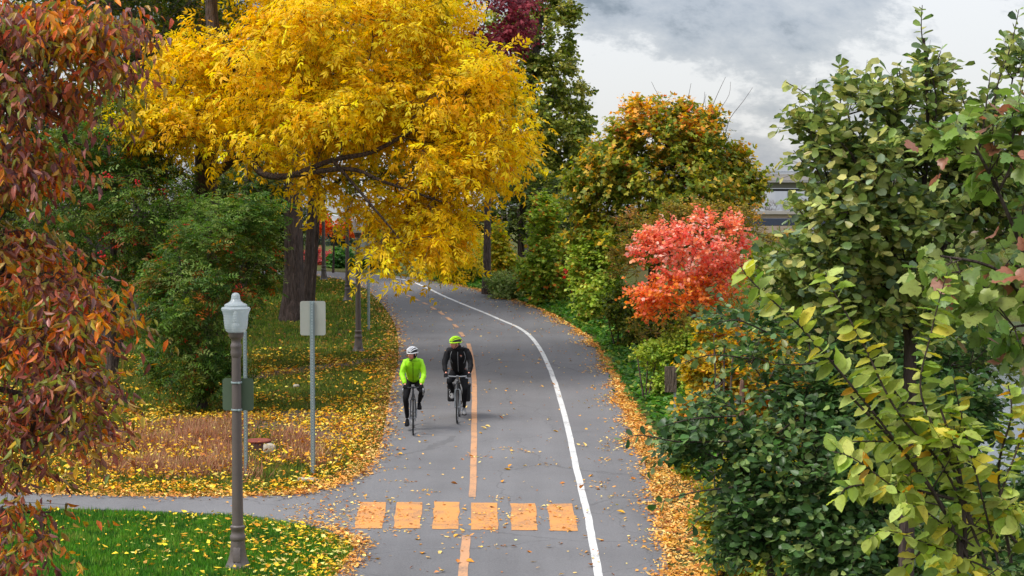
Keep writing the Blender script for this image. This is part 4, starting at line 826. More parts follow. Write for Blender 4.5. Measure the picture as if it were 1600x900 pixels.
for lab, px, Y, ells, pal, tips, sd, nt_, sz in (
    ('brownish green spiky shrub showing above the coral tree', 1080, 43, [(1085, 335, 90, 26, 43, .8), (1215, 372, 40, 20, 43, .6), (1000, 360, 50, 45, 43, .7), (980, 410, 40, 40, 43, .6), (1160, 350, 40, 35, 43, .6)], BRG, [((176, 110, 70), 1), ((150, 126, 60), 1)], 91, 230, 0.085),
    ('yellow green bush under the lowest yellow ash branches', 735, 68, [(730, 405, 52, 32, 68, 1.5), (690, 422, 30, 18, 69, .9), (765, 395, 30, 38, 68, 1)], YG, None, 92, 170, 0.14),
    ('sapling speckled orange and yellow by the grass verge', 852, 55, [(850, 345, 34, 46, 55, .8), (862, 395, 46, 46, 55, 1), (836, 425, 34, 34, 55, .8), (880, 430, 30, 34, 54.5, .7)], LG, [((214, 120, 50), 2), ((196, 160, 50), 2)], 93, 230, 0.12),
    ('thin gold leaved sapling left of the speckled one', 775, 63, [(775, 385, 22, 46, 63, .7), (790, 410, 22, 30, 62.5, .6)], YG, [((206, 150, 44), 1)], 94, 100, 0.13),
    ('pale whitish green low shrub at the verge of the bend', 812, 58, [(812, 446, 34, 20, 58, .8), (780, 440, 26, 16, 59, .7)], [((150, 162, 96), 3), ((126, 146, 78), 2), ((108, 134, 60), 2)], None, 95, 110, 0.11),
    ('upright yellow green shrub between sapling and coral tree', 930, 49, [(915, 420, 30, 55, 49, .7), (945, 415, 30, 60, 48.5, .7), (930, 465, 40, 36, 48, .8)], LG, [((180, 140, 56), 1), ((176, 160, 60), 2)], 96, 200, 0.11),
    ('small crimson seedling beside the upright shrub', 902, 47.5, [(902, 425, 9, 13, 47.5, .2)], [((222, 84, 72), 3), ((204, 62, 60), 2)], None, 97, 14, 0.1),
    ('dark olive shrub at the foot of the coral tree', 965, 43, [(975, 485, 38, 45, 43, .8), (1010, 515, 46, 36, 42, .8), (1045, 500, 36, 40, 41.5, .6)], DG, [((140, 130, 52), 1)], 98, 240, 0.09),
    ('green brush around the little wooden board sign', 1010, 36, [(1025, 555, 38, 30, 36.5, .6), (1060, 545, 40, 36, 36.5, .6), (1095, 540, 40, 40, 36, .7)], LG, [((150, 150, 56), 1), ((176, 160, 50), 1)], 99, 260, 0.075),
    ('golden yellow thicket behind the dark alder', 1130, 27, [(1100, 580, 46, 40, 29, .5), (1150, 600, 60, 60, 29, .6), (1100, 650, 50, 45, 28, .6), (1180, 540, 50, 40, 29.5, .5), (1230, 630, 70, 80, 29, .7), (1110, 520, 40, 22, 30, .4)], GLD, [((206, 132, 50), 2), ((100, 120, 50), 2)], 100, 330, 0.075),
    ('yellow green undergrowth below the alder skirts by the drift', 1130, 22, [(1120, 800, 40, 55, 22.6, .5), (1150, 870, 60, 50, 22, .5), (1250, 880, 90, 50, 21.5, .6), (1075, 720, 24, 40, 24, .3), (1180, 740, 70, 60, 23.5, .5)], [((150, 154, 48), 3), ((122, 138, 46), 2.6), ((184, 170, 54), 2), ((88, 116, 42), 2)], [((204, 150, 50), 1)], 101, 300, 0.06),
    ('green willowy bush behind the alder mass near the river', 1300, 34, [(1250, 440, 90, 60, 34, 1), (1200, 400, 40, 35, 36, .6), (1380, 450, 120, 90, 33, 1.2), (1290, 560, 120, 80, 32, 1.2), (1420, 560, 120, 100, 32, 1.2), (1540, 560, 90, 60, 33, 1)], DG, [((120, 130, 56), 1)], 102, 420, 0.10)):
    Yn = {92: 71, 93: 62, 94: 68, 95: 64.5, 96: 56, 97: 60, 98: 49.5, 99: 39.5, 91: 47}.get(sd)
    if Yn: sz *= 0.5 + 0.5 * Yn / Y; ells = [(*e[:4], Yn + (e[4] - Y) * 0.6, *e[5:]) for e in ells]; Y = Yn
    b = foot(px, Y); X_, Yp_, _ = project(b); lo_ = max(e[1] + e[3] for e in ells); xm = sum(e[0] for e in ells) / len(ells); wm = (max(e[0] + e[2] for e in ells) - min(e[0] - e[2] for e in ells)) / 2
    if Y > 30 and sd != 97: ells = ells + [(xm, (lo_ + float(Yp_)) / 2 - 6, wm * 0.75, max(16, (float(Yp_) - lo_) / 2 + 10), Y, .7)]
    tree('shrub', lab, 'shrub', b, [stem(b, px + q, (min(e[1] for e in ells) + 20), Y, 0.03, 0.012) for q in (-14, 2, 16)], ells, nt=nt_, kind='small' if sd in (92, 95, 91) else 'round', size=sz, pal=pal, tips=tips, tipfn=(lambda p, r: np.full(len(p), 0.2)) if tips else None, twigs=6, per=8, tlen=3.4 * sz, spread=0.95, droop=0.2, tip_r=0.004, seed=sd, step=0.35, shell=0.55)

# --- near trees on the right bank
ALD = [((132, 149, 77), 3), ((163, 170, 95), 2.6), ((104, 126, 66), 2.2), ((195, 191, 115), 1.4), ((113, 135, 101), 1.2)]
ALDD = [((74, 106, 56), 3), ((91, 124, 67), 2.6), ((62, 91, 52), 2.2), ((116, 140, 78), 1.8), ((147, 161, 90), .9)]
b = foot(1420, 13.5)
def S(*pts, r=0.009, st=0.15, dens=1.0): return (list(pts), r, st, dens)
y1 = 13.2
tree('alder_tree', 'tall upright alder with spire shoots against the clouds', 'tree', b,
     [stem(b, 1425, 430, 13.5, 0.09, 0.045), tr_([(1425, 430, 13.5), (1440, 330, 13.4), (1450, 200, 13.3), (1444, 60, 13.2)], 0.03, 0.008), tr_([(1420, 460, 13.5), (1370, 330, 13.2), (1330, 240, 13)], 0.025, 0.008), tr_([(1425, 440, 13.5), (1520, 330, 13.5), (1570, 200, 13.6)], 0.025, 0.008), tr_([(1420, 480, 13.5), (1330, 400, 13.3), (1280, 350, 13.2)], 0.02, 0.008)],
     [(1275, 200, 36, 50, 13.1, .2), (1300, 230, 46, 60, 13.1, .25), (1335, 165, 44, 40, 13.1, .2), (1410, 165, 36, 46, 13.2, .2), (1390, 175, 40, 45, 13.2, .2), (1445, 140, 34, 60, 13.3, .2), (1265, 260, 30, 50, 13.1, .2), (1590, 110, 36, 60, 13.5, .2), (1440, 240, 85, 60, 13.3, .45), (1370, 260, 70, 70, 13.1, .4), (1330, 330, 85, 60, 13.1, .45), (1420, 340, 110, 60, 13.2, .5), (1270, 320, 35, 45, 13.2, .25), (1500, 290, 90, 80, 13.5, .5), (1560, 330, 70, 90, 13.6, .45), (1310, 390, 100, 40, 13.1, .4), (1440, 420, 120, 50, 13.3, .5), (1545, 210, 40, 40, 13.5, .3), (1470, 180, 40, 30, 13.3, .25), (1240, 425, 45, 30, 13.2, .25), (1290, 450, 100, 40, 13.2, .4), (1400, 480, 130, 50, 13.4, .5)],
     nt=600, kind='alder', size=0.084, pal=ALD, twigs=4, per=5, tlen=0.26, spread=0.75, up=0.35, droop=0.05, nup=0.45, mat=M_GLOSS, tip_r=0.0035, seed=111, indiv=300, step=0.2, shell=0.5, sag=-0.05, lname='leaf', own=0.7, shoot_gap=0.026, clear=lambda p: project(p)[0] > np.interp(project(p)[1], [0, 200, 240, 350, 385, 420], [1200, 1235, 1272, 1272, 1225, 1180]),
     shoots=[S((1455, 240, y1), (1462, 150, y1), (1441, 60, y1), (1441, 8, y1)), S((1410, 250, y1), (1380, 180, y1), (1336, 152, y1), (1300, 118, y1)), S((1350, 260, y1), (1300, 180, y1), (1265, 150, y1), (1228, 128, y1)), S((1330, 300, y1), (1312, 200, y1), (1318, 115, y1)), S((1470, 260, y1), (1478, 180, y1), (1466, 105, y1), (1470, 80, y1)), S((1400, 260, y1), (1396, 190, y1), (1372, 135, y1), (1375, 120, y1)), S((1290, 330, y1), (1265, 270, y1), (1240, 235, y1)), S((1300, 300, y1), (1280, 240, y1), (1262, 190, y1)), S((1550, 260, y1), (1555, 150, y1), (1580, 70, y1), (1592, 15, y1)), S((1560, 250, y1), (1590, 160, y1), (1610, 60, y1)), S((1500, 250, y1), (1510, 180, y1), (1494, 130, y1)), S((1530, 240, y1), (1540, 170, y1), (1548, 110, y1)), S((1280, 360, y1), (1250, 330, y1), (1232, 300, y1))])
b = foot(1260, 16)
def rgt(p):
    X, Yp, d = project(p); return X > 990 + np.maximum(0, 700 - Yp) * 0.0
tree('alder_tree', 'dense dark green alder overhanging the right edge of the path', 'tree', b,
     [stem(b, 1265, 620, 16, 0.11, 0.05), stem(b, 1180, 700, 15.6, 0.06, 0.025), stem(b, 1370, 640, 16, 0.07, 0.03), stem(b, 1450, 560, 16.2, 0.08, 0.03)],
     [(1280, 700, 150, 90, 15.5, .9), (1130, 700, 85, 50, 15.4, .5), (1070, 690, 65, 34, 15.2, .35), (1180, 790, 95, 70, 15.3, .6), (1280, 830, 130, 80, 15.2, .7), (1150, 850, 60, 40, 15.2, .4), (1390, 640, 120, 100, 15.8, .8), (1250, 610, 80, 45, 15.8, .5), (1160, 560, 55, 30, 16, .3), (1230, 510, 80, 40, 16, .4), (1330, 530, 100, 60, 16, .6), (1470, 540, 110, 70, 16.2, .7), (1500, 650, 90, 80, 16, .6), (1400, 800, 150, 100, 15.4, .8), (1120, 640, 60, 28, 15.6, .3), (1540, 800, 100, 110, 15.5, .6), (1400, 880, 200, 50, 15, .6), (1140, 495, 50, 20, 16.2, .25)],
     nt=720, kind='alder', size=0.084, pal=ALDD, twigs=5, per=6, tlen=0.27, spread=0.85, up=0.2, droop=0.12, nup=0.65, mat=M_GLOSS, tip_r=0.0035, seed=112, indiv=300, step=0.22, shell=0.6, own=0.65,
     shoots=[S((1140, 690, 15), (1060, 690, 14.9), (1000, 680, 14.8), (968, 690, 14.8)), S((1160, 760, 15), (1080, 770, 14.8), (1020, 790, 14.7)), S((1150, 650, 15.2), (1080, 655, 15), (1030, 668, 14.9)), S((1180, 800, 15), (1110, 800, 14.8), (1075, 830, 14.7)), S((1170, 560, 15.6), (1110, 555, 15.4), (1060, 570, 15.3)), S((1200, 520, 15.6), (1150, 500, 15.4), (1110, 510, 15.3)), S((1330, 560, 15.5), (1230, 570, 15.2), (1160, 552, 15))])
ELM = [((168, 182, 83), 3), ((190, 199, 108), 3), ((142, 164, 69), 2.0), ((204, 195, 80), 1.6), ((215, 161, 56), .45), ((110, 138, 56), 1.2)]
b = foot(1560, 8.6); y2 = 8.6
tree('elm_tree', 'near yellow green elm with toothed leaves at the lower right', 'tree', b,
     [stem(b, 1500, 850, 8.6, 0.035, 0.018), tr_([(1500, 850, 8.6), (1440, 740, 8.5), (1330, 620, 8.3)], 0.012, 0.006), tr_([(1510, 870, 8.6), (1500, 740, 8.6), (1470, 640, 8.5)], 0.012, 0.006)],
     [(1480, 700, 70, 80, 8.6, .2), (1540, 800, 70, 90, 8.8, .25), (1420, 760, 60, 60, 8.5, .15), (1500, 880, 110, 40, 8.7, .25)],
     nt=34, kind='elm', size=0.094, pal=ELM, twigs=2, per=4, tlen=0.22, spread=0.8, up=0.1, droop=0.3, nup=0.9, tip_r=0.003, seed=121, indiv=300, step=0.15, own=0.8, shoot_gap=0.0185,
     shoots=[S((1480, 800, y2), (1400, 690, y2 - .2), (1320, 590, y2 - .3), (1250, 510, y2 - .3), (1180, 445, y2 - .3), (1158, 418, y2 - .3), r=.008), S((1540, 880, y2), (1480, 740, y2), (1400, 640, y2 - .1), (1350, 540, y2 - .1), (1300, 450, y2 - .1), (1290, 425, y2 - .1), r=.008), S((1500, 740, y2), (1440, 620, y2), (1455, 520, y2), (1480, 425, y2), r=.007), S((1530, 860, y2), (1420, 780, y2 - .1), (1340, 720, y2 - .2), (1300, 705, y2 - .2), r=.006), S((1550, 890, y2), (1450, 850, y2 - .1), (1390, 830, y2 - .2), (1352, 845, y2 - .2), r=.006), S((1560, 880, y2), (1530, 760, y2), (1500, 640, y2 + .1), (1490, 590, y2 + .1), r=.007), S((1500, 700, y2), (1440, 660, y2), (1390, 600, y2), (1375, 560, y2)), S((1580, 880, y2), (1560, 740, y2 + .1), (1580, 650, y2 + .1), (1575, 600, y2 + .1)), S((1490, 780, y2), (1400, 760, y2), (1330, 760, y2 - .1), (1310, 780, y2 - .1)), S((1520, 820, y2), (1470, 700, y2), (1380, 690, y2 - .1), (1330, 690, y2 - .1)), S((1560, 840, y2), (1500, 820, y2), (1430, 870, y2 - .1), (1400, 905, y2 - .1)), S((1600, 860, y2), (1560, 800, y2), (1590, 700, y2), (1612, 640, y2))])
b = foot(1640, 9.4)
POP = [((124, 149, 67), 3), ((104, 136, 63), 2.4), ((152, 165, 88), 2), ((150, 126, 77), 1), ((168, 111, 88), .8)]
tree('poplar_tree', 'near poplar with broad lobed leaves along the right border', 'tree', b,
     [stem(b, 1650, 500, 9.4, 0.05, 0.03), tr_([(1650, 520, 9.4), (1560, 300, 9.3), (1500, 190, 9.2)], 0.014, 0.006), tr_([(1650, 560, 9.4), (1570, 430, 9.3), (1470, 400, 9.2)], 0.014, 0.006)],
     [(1560, 260, 50, 60, 9.3, .2), (1590, 190, 40, 50, 9.3, .15), (1500, 225, 40, 45, 9.2, .12), (1580, 420, 45, 60, 9.3, .2), (1480, 420, 55, 40, 9.2, .15), (1540, 460, 50, 50, 9.3, .2), (1595, 340, 25, 50, 9.3, .15), (1580, 520, 30, 40, 9.3, .15)],
     nt=74, kind='poplar', size=0.100, pal=POP, twigs=2, per=3, tlen=0.22, spread=0.8, up=0.1, droop=0.35, nup=0.55, tip_r=0.0035, seed=131, indiv=300, step=0.15, own=0.85, mat=M_GLOSS)
# --- near brown-red tree on the left
b = foot(-180, 12.5)
RB = [((158, 92, 74), 3), ((133, 77, 72), 1.6), ((192, 111, 67), 2.2), ((177, 143, 61), 2.8), ((145, 153, 65), 2.4), ((209, 141, 128), 1), ((209, 101, 72), .5), ((116, 80, 80), 1.6)]
RBO = [((231, 142, 36), 3), ((216, 112, 38), 1.6), ((172, 142, 47), 3), ((228, 172, 45), 1.8), ((200, 90, 54), .5), ((138, 120, 47), 1.5)]
def rbl(p):
    X, Yp, d = project(p); lim = np.interp(Yp, [-80, 0, 60, 110, 150, 200, 260, 340, 395, 470, 535, 600, 660, 715, 750, 795, 850, 900], [235, 230, 220, 212, 165, 120, 105, 95, 165, 205, 140, 215, 165, 150, 40, 80, 135, 105])
    return X < lim - 30
tree('dogwood_tree', 'near tree in drooping wine brown leaves along the left border', 'tree', b,
     [stem(b, -150, 300, 12.5, 0.13, 0.08), tr_([(-150, 300, 12.5), (-60, 180, 12.3), (40, 110, 12), (130, 70, 12)], 0.03, 0.01), tr_([(-150, 420, 12.5), (-40, 420, 12.2), (60, 440, 12), (140, 440, 12)], 0.03, 0.01), tr_([(-160, 560, 12.5), (-30, 600, 12.2), (80, 620, 12), (150, 590, 12)], 0.03, 0.01), tr_([(-160, 760, 12.5), (-40, 790, 12.2), (40, 800, 12), (80, 800, 12)], 0.015, 0.006)],
     [(60, 50, 150, 80, 12, .6), (150, 50, 65, 60, 11.8, .4), (40, 150, 110, 70, 12, .5), (150, 110, 50, 45, 11.9, .3), (20, 270, 90, 80, 12.1, .5), (70, 260, 50, 50, 12, .3), (20, 380, 90, 60, 12.1, .5), (80, 440, 90, 45, 11.9, .4), (60, 520, 100, 60, 12, .5), (140, 480, 50, 35, 11.8, .3), (110, 590, 75, 45, 11.8, .4), (40, 640, 90, 60, 12, .5), (110, 660, 55, 45, 11.9, .3), (30, 720, 60, 30, 12, .3), (20, 800, 55, 40, 11.9, .25), (65, 830, 45, 40, 11.8, .2), (30, 870, 50, 40, 11.9, .2), (-40, 300, 80, 400, 12.2, .5)],
     nt=500, kind='dogwood', size=0.080, pal=RB, tips=RBO, tipfn=lambda p, r: 0.30 + 0.75 * fbm(np.round(p[:, [0, 2]] * 8) / 8, 1.3, 4) + 0.35 * sstep(11.75, 12.4, p[:, 1]) + 0.22 * sstep(6.8, 7.3, p[:, 2]), twigs=4, per=6, tlen=0.42, spread=0.9, up=0.0, droop=0.95, flat=0.4, nup=0.35, mat=M_GLOSS, tip_r=0.0035, seed=141, indiv=300, step=0.2, shell=0.5, own=0.6, clear=rbl)

# --- low green plants of the right verge
def verge():
    rng = np.random.default_rng(151); seg = RIGHT_EDGE[(RIGHT_EDGE[:, 1] > 30) & (RIGHT_EDGE[:, 1] < 80)]; L_ = np.concatenate([[0], np.cumsum(np.linalg.norm(np.diff(seg[:, :2], axis=0), axis=1))])
    n = 3600; t = (1 - rng.random(n) ** 1.3) * L_[-1] if L_[-1] and seg[0, 1] > seg[-1, 1] else rng.random(n) ** 1.3 * L_[-1]; x = np.interp(t, L_, seg[:, 0]); y = np.interp(t, L_, seg[:, 1]); wd = np.interp(y, [30, 40, 60, 80], [1.6, 2.6, 2.8, 2.0]); off = np.interp(y, [36, 44], [0.40, 0.16]) + rng.random(n) * wd + np.interp(y, [28, 40], [0.5, 0.0])
    x = x + off; y = y + off * 0.25; h = np.interp(off, [0.3, 1.2, 3], [0.10, 0.35, 0.6]) * rng.uniform(0.5, 1.4, n); z = height(x, y); per = 12
    c = np.stack([x, y, z], 1); p = np.repeat(c, per, 0) + np.stack([rng.normal(0, .13, n * per), rng.normal(0, .13, n * per), np.repeat(h, per) * rng.random(n * per) ** 0.6], 1)
    a = rng.uniform(0, 6.28, n * per); d = unit(np.stack([np.cos(a), np.sin(a), rng.normal(0.15, .3, n * per)], 1)); nn = unit(np.array([0, 0, 1.0]) + rng.normal(0, .4, (n * per, 3)))
    col = pick_cols([((74, 122, 44), 3), ((96, 142, 54), 2.4), ((56, 98, 38), 2), ((124, 156, 66), 1), ((150, 160, 70), .5)], n * per, rng, np.repeat(np.arange(n), per), 0.3, 0.15)
    V, T, C = leaf_arrays('round', p, d, nn, 0.12 * rng.uniform(.6, 1.3, n * per), col, rng); o = link('ground_cover', mesh_np('ground_cover', V, T, C), M_LEAF); tag(o, 'low bright green weeds along the right verge of the path', 'weeds', kind='stuff'); TREE_TRIS[0] += len(T)
verge()
# ------------------------------------------------------------------ lamps, signs, small things
M_LAMP = mat_plain('brown_lamp_paint', srgb(97, 88, 85), 0.42, 0.0, 0.5, 5, 0.1, 0.15, 90)
def mat_globe():
    m, t, b, o = mat_base('ribbed_acrylic_globe')
    b.inputs['Base Color'].default_value = (0.58, 0.64, 0.68, 1); b.inputs['Roughness'].default_value = 0.18; b.inputs['Specular IOR Level'].default_value = 0.6
    tcn = N(t, 'ShaderNodeTexCoord'); wv = N(t, 'ShaderNodeTexWave', i_Scale=9.0, i_Distortion=0.3); wv.bands_direction = 'Z'; L(t, tcn.outputs['Object'], wv.inputs['Vector'])
    bp = N(t, 'ShaderNodeBump', i_Strength=0.25, i_Distance=0.01); L(t, wv.outputs[0], bp.inputs['Height']); L(t, bp.outputs[0], b.inputs['Normal'])
    tl = N(t, 'ShaderNodeBsdfTranslucent'); tl.inputs[0].default_value = (0.66, 0.72, 0.75, 1); tp = N(t, 'ShaderNodeBsdfTransparent'); tp.inputs[0].default_value = (0.9, 0.95, 0.97, 1)
    m1 = N(t, 'ShaderNodeMixShader', i_0=0.35); L(t, b.outputs[0], m1.inputs[1]); L(t, tl.outputs[0], m1.inputs[2]); m2 = N(t, 'ShaderNodeMixShader', i_0=0.42); L(t, m1.outputs[0], m2.inputs[1]); L(t, tp.outputs[0], m2.inputs[2]); L(t, m2.outputs[0], o.inputs[0])
    return m
M_GLOBE = mat_globe(); M_BULB = mat_plain('lamp_socket', (0.6, 0.6, 0.58), 0.5)
M_GALV = mat_plain('galvanised_steel', srgb(150, 166, 170), 0.45, 0.35, 0.5, 14, 0.12); M_SIGN = mat_plain('sign_back_aluminium', srgb(160, 164, 156), 0.5, 0.15, 0.4, 3, 0.06); M_SIGNG = mat_plain('weathered_green_sign_back', srgb(88, 104, 84), 0.55, 0.1, 0.4, 3, 0.1); M_HOLE = mat_plain('punched_hole', (0.02, 0.02, 0.02), 0.9)
def make_lamp():
    root = empty('street_lamp', (0, 0, 0)); s = 1 / 113.4
    bm = bmesh.new(); pr = [(20.5, 0), (20.5, 3), (19.5, 6), (18, 8), (15.5, 14), (13.2, 22), (11.8, 32), (11, 42), (10.8, 46)]
    add_lathe(bm, [(r * s, z * s) for r, z in pr], 24, flute=0.02, nf=8); add_box(bm, (0, -0.118, 0.22), (0.10, 0.012, 0.2), Matrix.Rotation(-0.22, 3, 'X'), 0.004); bm_obj('base', bm, M_LAMP, root)
    bm = bmesh.new(); pr = [(11.2, 46), (12.2, 48), (12.2, 53), (10.6, 55), (10.2, 62), (11.6, 64), (11.6, 68), (9.4, 70)]; add_lathe(bm, [(r * s, z * s) for r, z in pr], 24); bm_obj('collar', bm, M_LAMP, root)
    bm = bmesh.new(); add_lathe(bm, [(8.9 * s, 70 * s), (8.7 * s, 90 * s), (7.0 * s, 334 * s)], 24); bm_obj('pole', bm, M_LAMP, root)
    bm = bmesh.new(); pr = [(7.2, 333), (8.4, 336), (8.8, 341), (7.8, 346), (8.6, 348.5), (8.8, 352), (7.4, 354.5), (7.2, 360), (9.5, 363), (11.5, 366), (12, 372)]; add_lathe(bm, [(r * s, z * s) for r, z in pr], 24); bm_obj('capital', bm, M_LAMP, root)
    bm = bmesh.new(); pr = [(13, 372), (15.5, 374), (17.5, 379), (18.6, 388), (19.2, 398), (20.5, 403), (22.5, 407), (22.8, 409), (21, 411), (17.5, 412), (17.8, 414.5), (16, 416), (11.5, 418), (8, 421), (6.8, 425), (6.6, 429), (5, 432), (2, 433.5)]; add_lathe(bm, [(r * s, z * s) for r, z in pr], 32, flute=0.006, nf=16); gl = bm_obj('globe', bm, M_GLOBE, root)
    bm = bmesh.new(); add_lathe(bm, [(7 * s, 373 * s), (7 * s, 383 * s), (4 * s, 386 * s), (5.5 * s, 392 * s), (4 * s, 402 * s), (1 * s, 405 * s)], 14); bm_obj('bulb', bm, M_BULB, gl)
    return root
lamp = make_lamp()
for i, (px, py, lab) in enumerate(((372, 887, 'nearest brown lamp post with a clear globe, on the bright lawn'), (560, 550, 'second brown lamp post, beside the curve under the yellow branches'), (543, 470, 'third lamp post, slimmer in view, just left of the second'), (506, 438, 'farthest lamp post, in front of the red hedge'))):
    o = lamp if i == 0 else copy_tree(lamp); o.location = gbase(px, py) - np.array([0, 0, 0.02]); o.rotation_euler = (0, 0, 0.3 * i); tag(o, lab, 'street lamp', 'brown lamp posts along the path')
def rrect(w_, h_, r, n=5):
    o = []
    for cx, cz, a0 in ((w_ / 2 - r, h_ / 2 - r, 0), (-w_ / 2 + r, h_ / 2 - r, 90), (-w_ / 2 + r, -h_ / 2 + r, 180), (w_ / 2 - r, -h_ / 2 + r, 270)):
        for k in range(n + 1): a = math.radians(a0 + 90 * k / n); o.append((cx + r * math.cos(a), cz + r * math.sin(a)))
    return o
def plate(name, w_, h_, c, mat, parent, th=0.004, r=0.04):
    bm = bmesh.new(); pts = rrect(w_, h_, r); A = [bm.verts.new((c[0] + x, c[1] - th / 2, c[2] + z)) for x, z in pts]; B = [bm.verts.new((c[0] + x, c[1] + th / 2, c[2] + z)) for x, z in pts]
    bm.faces.new(A); bm.faces.new(B[::-1]); n = len(A)
    for i in range(n): bm.faces.new((A[i], A[(i + 1) % n], B[(i + 1) % n], B[i]))
    return bm_obj(name, bm, mat, parent, smooth=False)
def channel_post(root, h, wd=0.062, mat=None):
    mat = mat or M_GALV
    bm = bmesh.new(); add_box(bm, (0, 0, h / 2 - .1), (wd * .5, 0.004, h + .2)); 
    for s in (-1, 1):
        add_box(bm, (s * wd * .30, 0.016, h / 2 - .1), (0.005, 0.030, h + .2), Matrix.Rotation(s * 0.35, 3, 'Z')); add_box(bm, (s * wd * .45, 0.03, h / 2 - .1), (wd * .2, 0.004, h + .199))
    bm_obj('post', bm, mat, root, smooth=False)
    bm = bmesh.new(); z = 0.15
    while z < h - 0.03:
        bmesh.ops.create_circle(bm, cap_ends=True, segments=8, radius=0.0065, matrix=Matrix.Translation((0, -0.0045, z)) @ Matrix.Rotation(math.pi / 2, 4, 'X')); z += 0.05
    o = bm_obj('bolt_holes', bm, M_HOLE, root, smooth=False); tag(o, kind='stuff')
def px_m(px, Y): return px * Y / F
b = gbase(489, 742); Y = b[1]; r_ = empty('traffic_sign', b, 'blank grey back of a sign on a punched steel post', 'sign', rz=-0.01)
hh = px_m(742 - 468, Y); channel_post(r_, hh, 0.075); plate('sign_panel', px_m(40, Y), px_m(54, Y), (0.01, 0.045, hh - px_m(27, Y)), M_SIGN, r_)
b = gbase(374, 742); b = foot(381, 31.0); Y = b[1]; r_ = empty('sign_post', b, 'bare galvanised post standing behind the nearest lamp post', 'post'); channel_post(r_, px_m(742 - 512, Y) , 0.062)
bl = gbase(372, 887); r_ = empty('traffic_sign', (bl[0], bl[1], bl[2]), 'greenish back of a sign strapped to the nearest lamp post', 'sign'); m = bl[1] / F
zc = (887 - 613) * m; plate('sign_panel', 49 * m, 51 * m, (1 * m, 0.085, zc), M_SIGNG, r_)
for dz in (20, -23):
    bm = bmesh.new(); add_lathe(bm, [(0.0745, -0.011), (0.0765, -0.009), (0.0765, 0.009), (0.0745, 0.011)], 24, (0, 0, zc + dz * m)); add_box(bm, (0.045, -0.075, zc + dz * m), (0.03, 0.02, 0.03), None, 0.003); add_box(bm, (0.0, 0.078, zc + dz * m), (0.06, 0.012, 0.03)); bm_obj('strap', bm, M_GALV, r_)
b = gbase(577, 517); Y = b[1]; r_ = empty('traffic_sign', b, 'tilted grey sign on a thin post, half hidden by yellow leaves', 'sign', rz=0.75); hh = px_m(517 - 372, Y); channel_post(r_, hh, 0.085); plate('sign_panel', 0.62, 0.62, (0.0, 0.05, hh - 0.30), M_SIGN, r_)
M_WOOD = mat_bark('weathered_board', srgb(84, 74, 66), srgb(128, 114, 100), 9); M_STAKE = mat_bark('reddish_stake', srgb(110, 84, 72), srgb(150, 116, 100), 9)
Y = 33.0; b = foot(1056, Y); r_ = empty('board_sign', b, 'small weathered wooden board on a thin metal post in the verge', 'sign', rz=0.1); zt = P(1056, 612, Y)[2] - b[2]
bm = bmesh.new(); add_box(bm, (0, 0, zt / 2 - .1), (0.04, 0.03, zt + .3)); bm_obj('post', bm, M_GALV, r_, smooth=False); bm = bmesh.new(); add_box(bm, (-0.09, -0.04, zt + px_m(20, Y)), (px_m(19, Y), 0.03, px_m(41, Y)), None, 0.006); bm_obj('board', bm, M_WOOD, r_, smooth=False)
Y = 26.0; b = foot(1161, Y); zt = P(1161, 596, Y)[2] - b[2]; bm = bmesh.new(); add_lathe(bm, [(0.035, -.3), (0.036, 0.4), (0.033, zt - 0.05), (0.028, zt), (0.01, zt + .03)], 10); o = bm_obj('wooden_stake', bm, M_STAKE, None, loc=b); tag(o, 'reddish wooden stake standing in the golden thicket', 'stake')
# rusty cover on its ring, stones
M_RUST = mat_plain('rusted_iron', srgb(134, 70, 58), 0.85, 0.1, 0.3, 16, 0.3, 0.4, 60); M_STONE = mat_plain('pale_stone', srgb(176, 166, 150), 0.9, 0, 0.2, 9, 0.2, 0.5, 30)
b = gbase(404, 702) + np.array([0, 0, 0.01]); r_ = empty('utility_cover', b, 'rusty round iron cover raised above the dead grass', 'manhole cover')
bm = bmesh.new(); add_lathe(bm, [(0.2, 0.13), (0.235, 0.135), (0.24, 0.16), (0.225, 0.175), (0.2, 0.178), (0.19, 0.172), (0.02, 0.172)], 28); bm_obj('lid', bm, M_RUST, r_); bm = bmesh.new(); add_lathe(bm, [(0.225, -0.2), (0.225, 0.129)], 24); bm_obj('riser', bm, mat_plain('dark_riser', srgb(92, 64, 56), .9), r_, smooth=False)
def stone(name, px, py, sx, sy, sz, lab, seed):
    bm = bmesh.new(); bmesh.ops.create_icosphere(bm, subdivisions=3, radius=1.0)
    for v in bm.verts:
        q = v.co.copy(); m_ = max(abs(q.x), abs(q.y), abs(q.z)); q = q.lerp(q / m_ * 0.86, 0.6); n_ = mnoise.noise(q * 1.7 + Vector((seed, 0, 0))) * 0.12; v.co = Vector((q.x * sx, q.y * sy, q.z * sz)) * (1 + n_)
    o = bm_obj(name, bm, M_STONE, None, loc=gbase(px, py) + np.array([0, 0, sz * 0.5])); tag(o, lab, 'stone')
stone('stone', 421, 707, 0.13, 0.12, 0.12, 'pale concrete lump beside the rusty cover', 1); stone('stone', 480, 752, 0.19, 0.10, 0.045, 'flat pale stone at the foot of the blank sign post', 5); stone('stone', 463, 606, 0.08, 0.08, 0.06, 'small pale stone on the bank above the dead grass', 9)

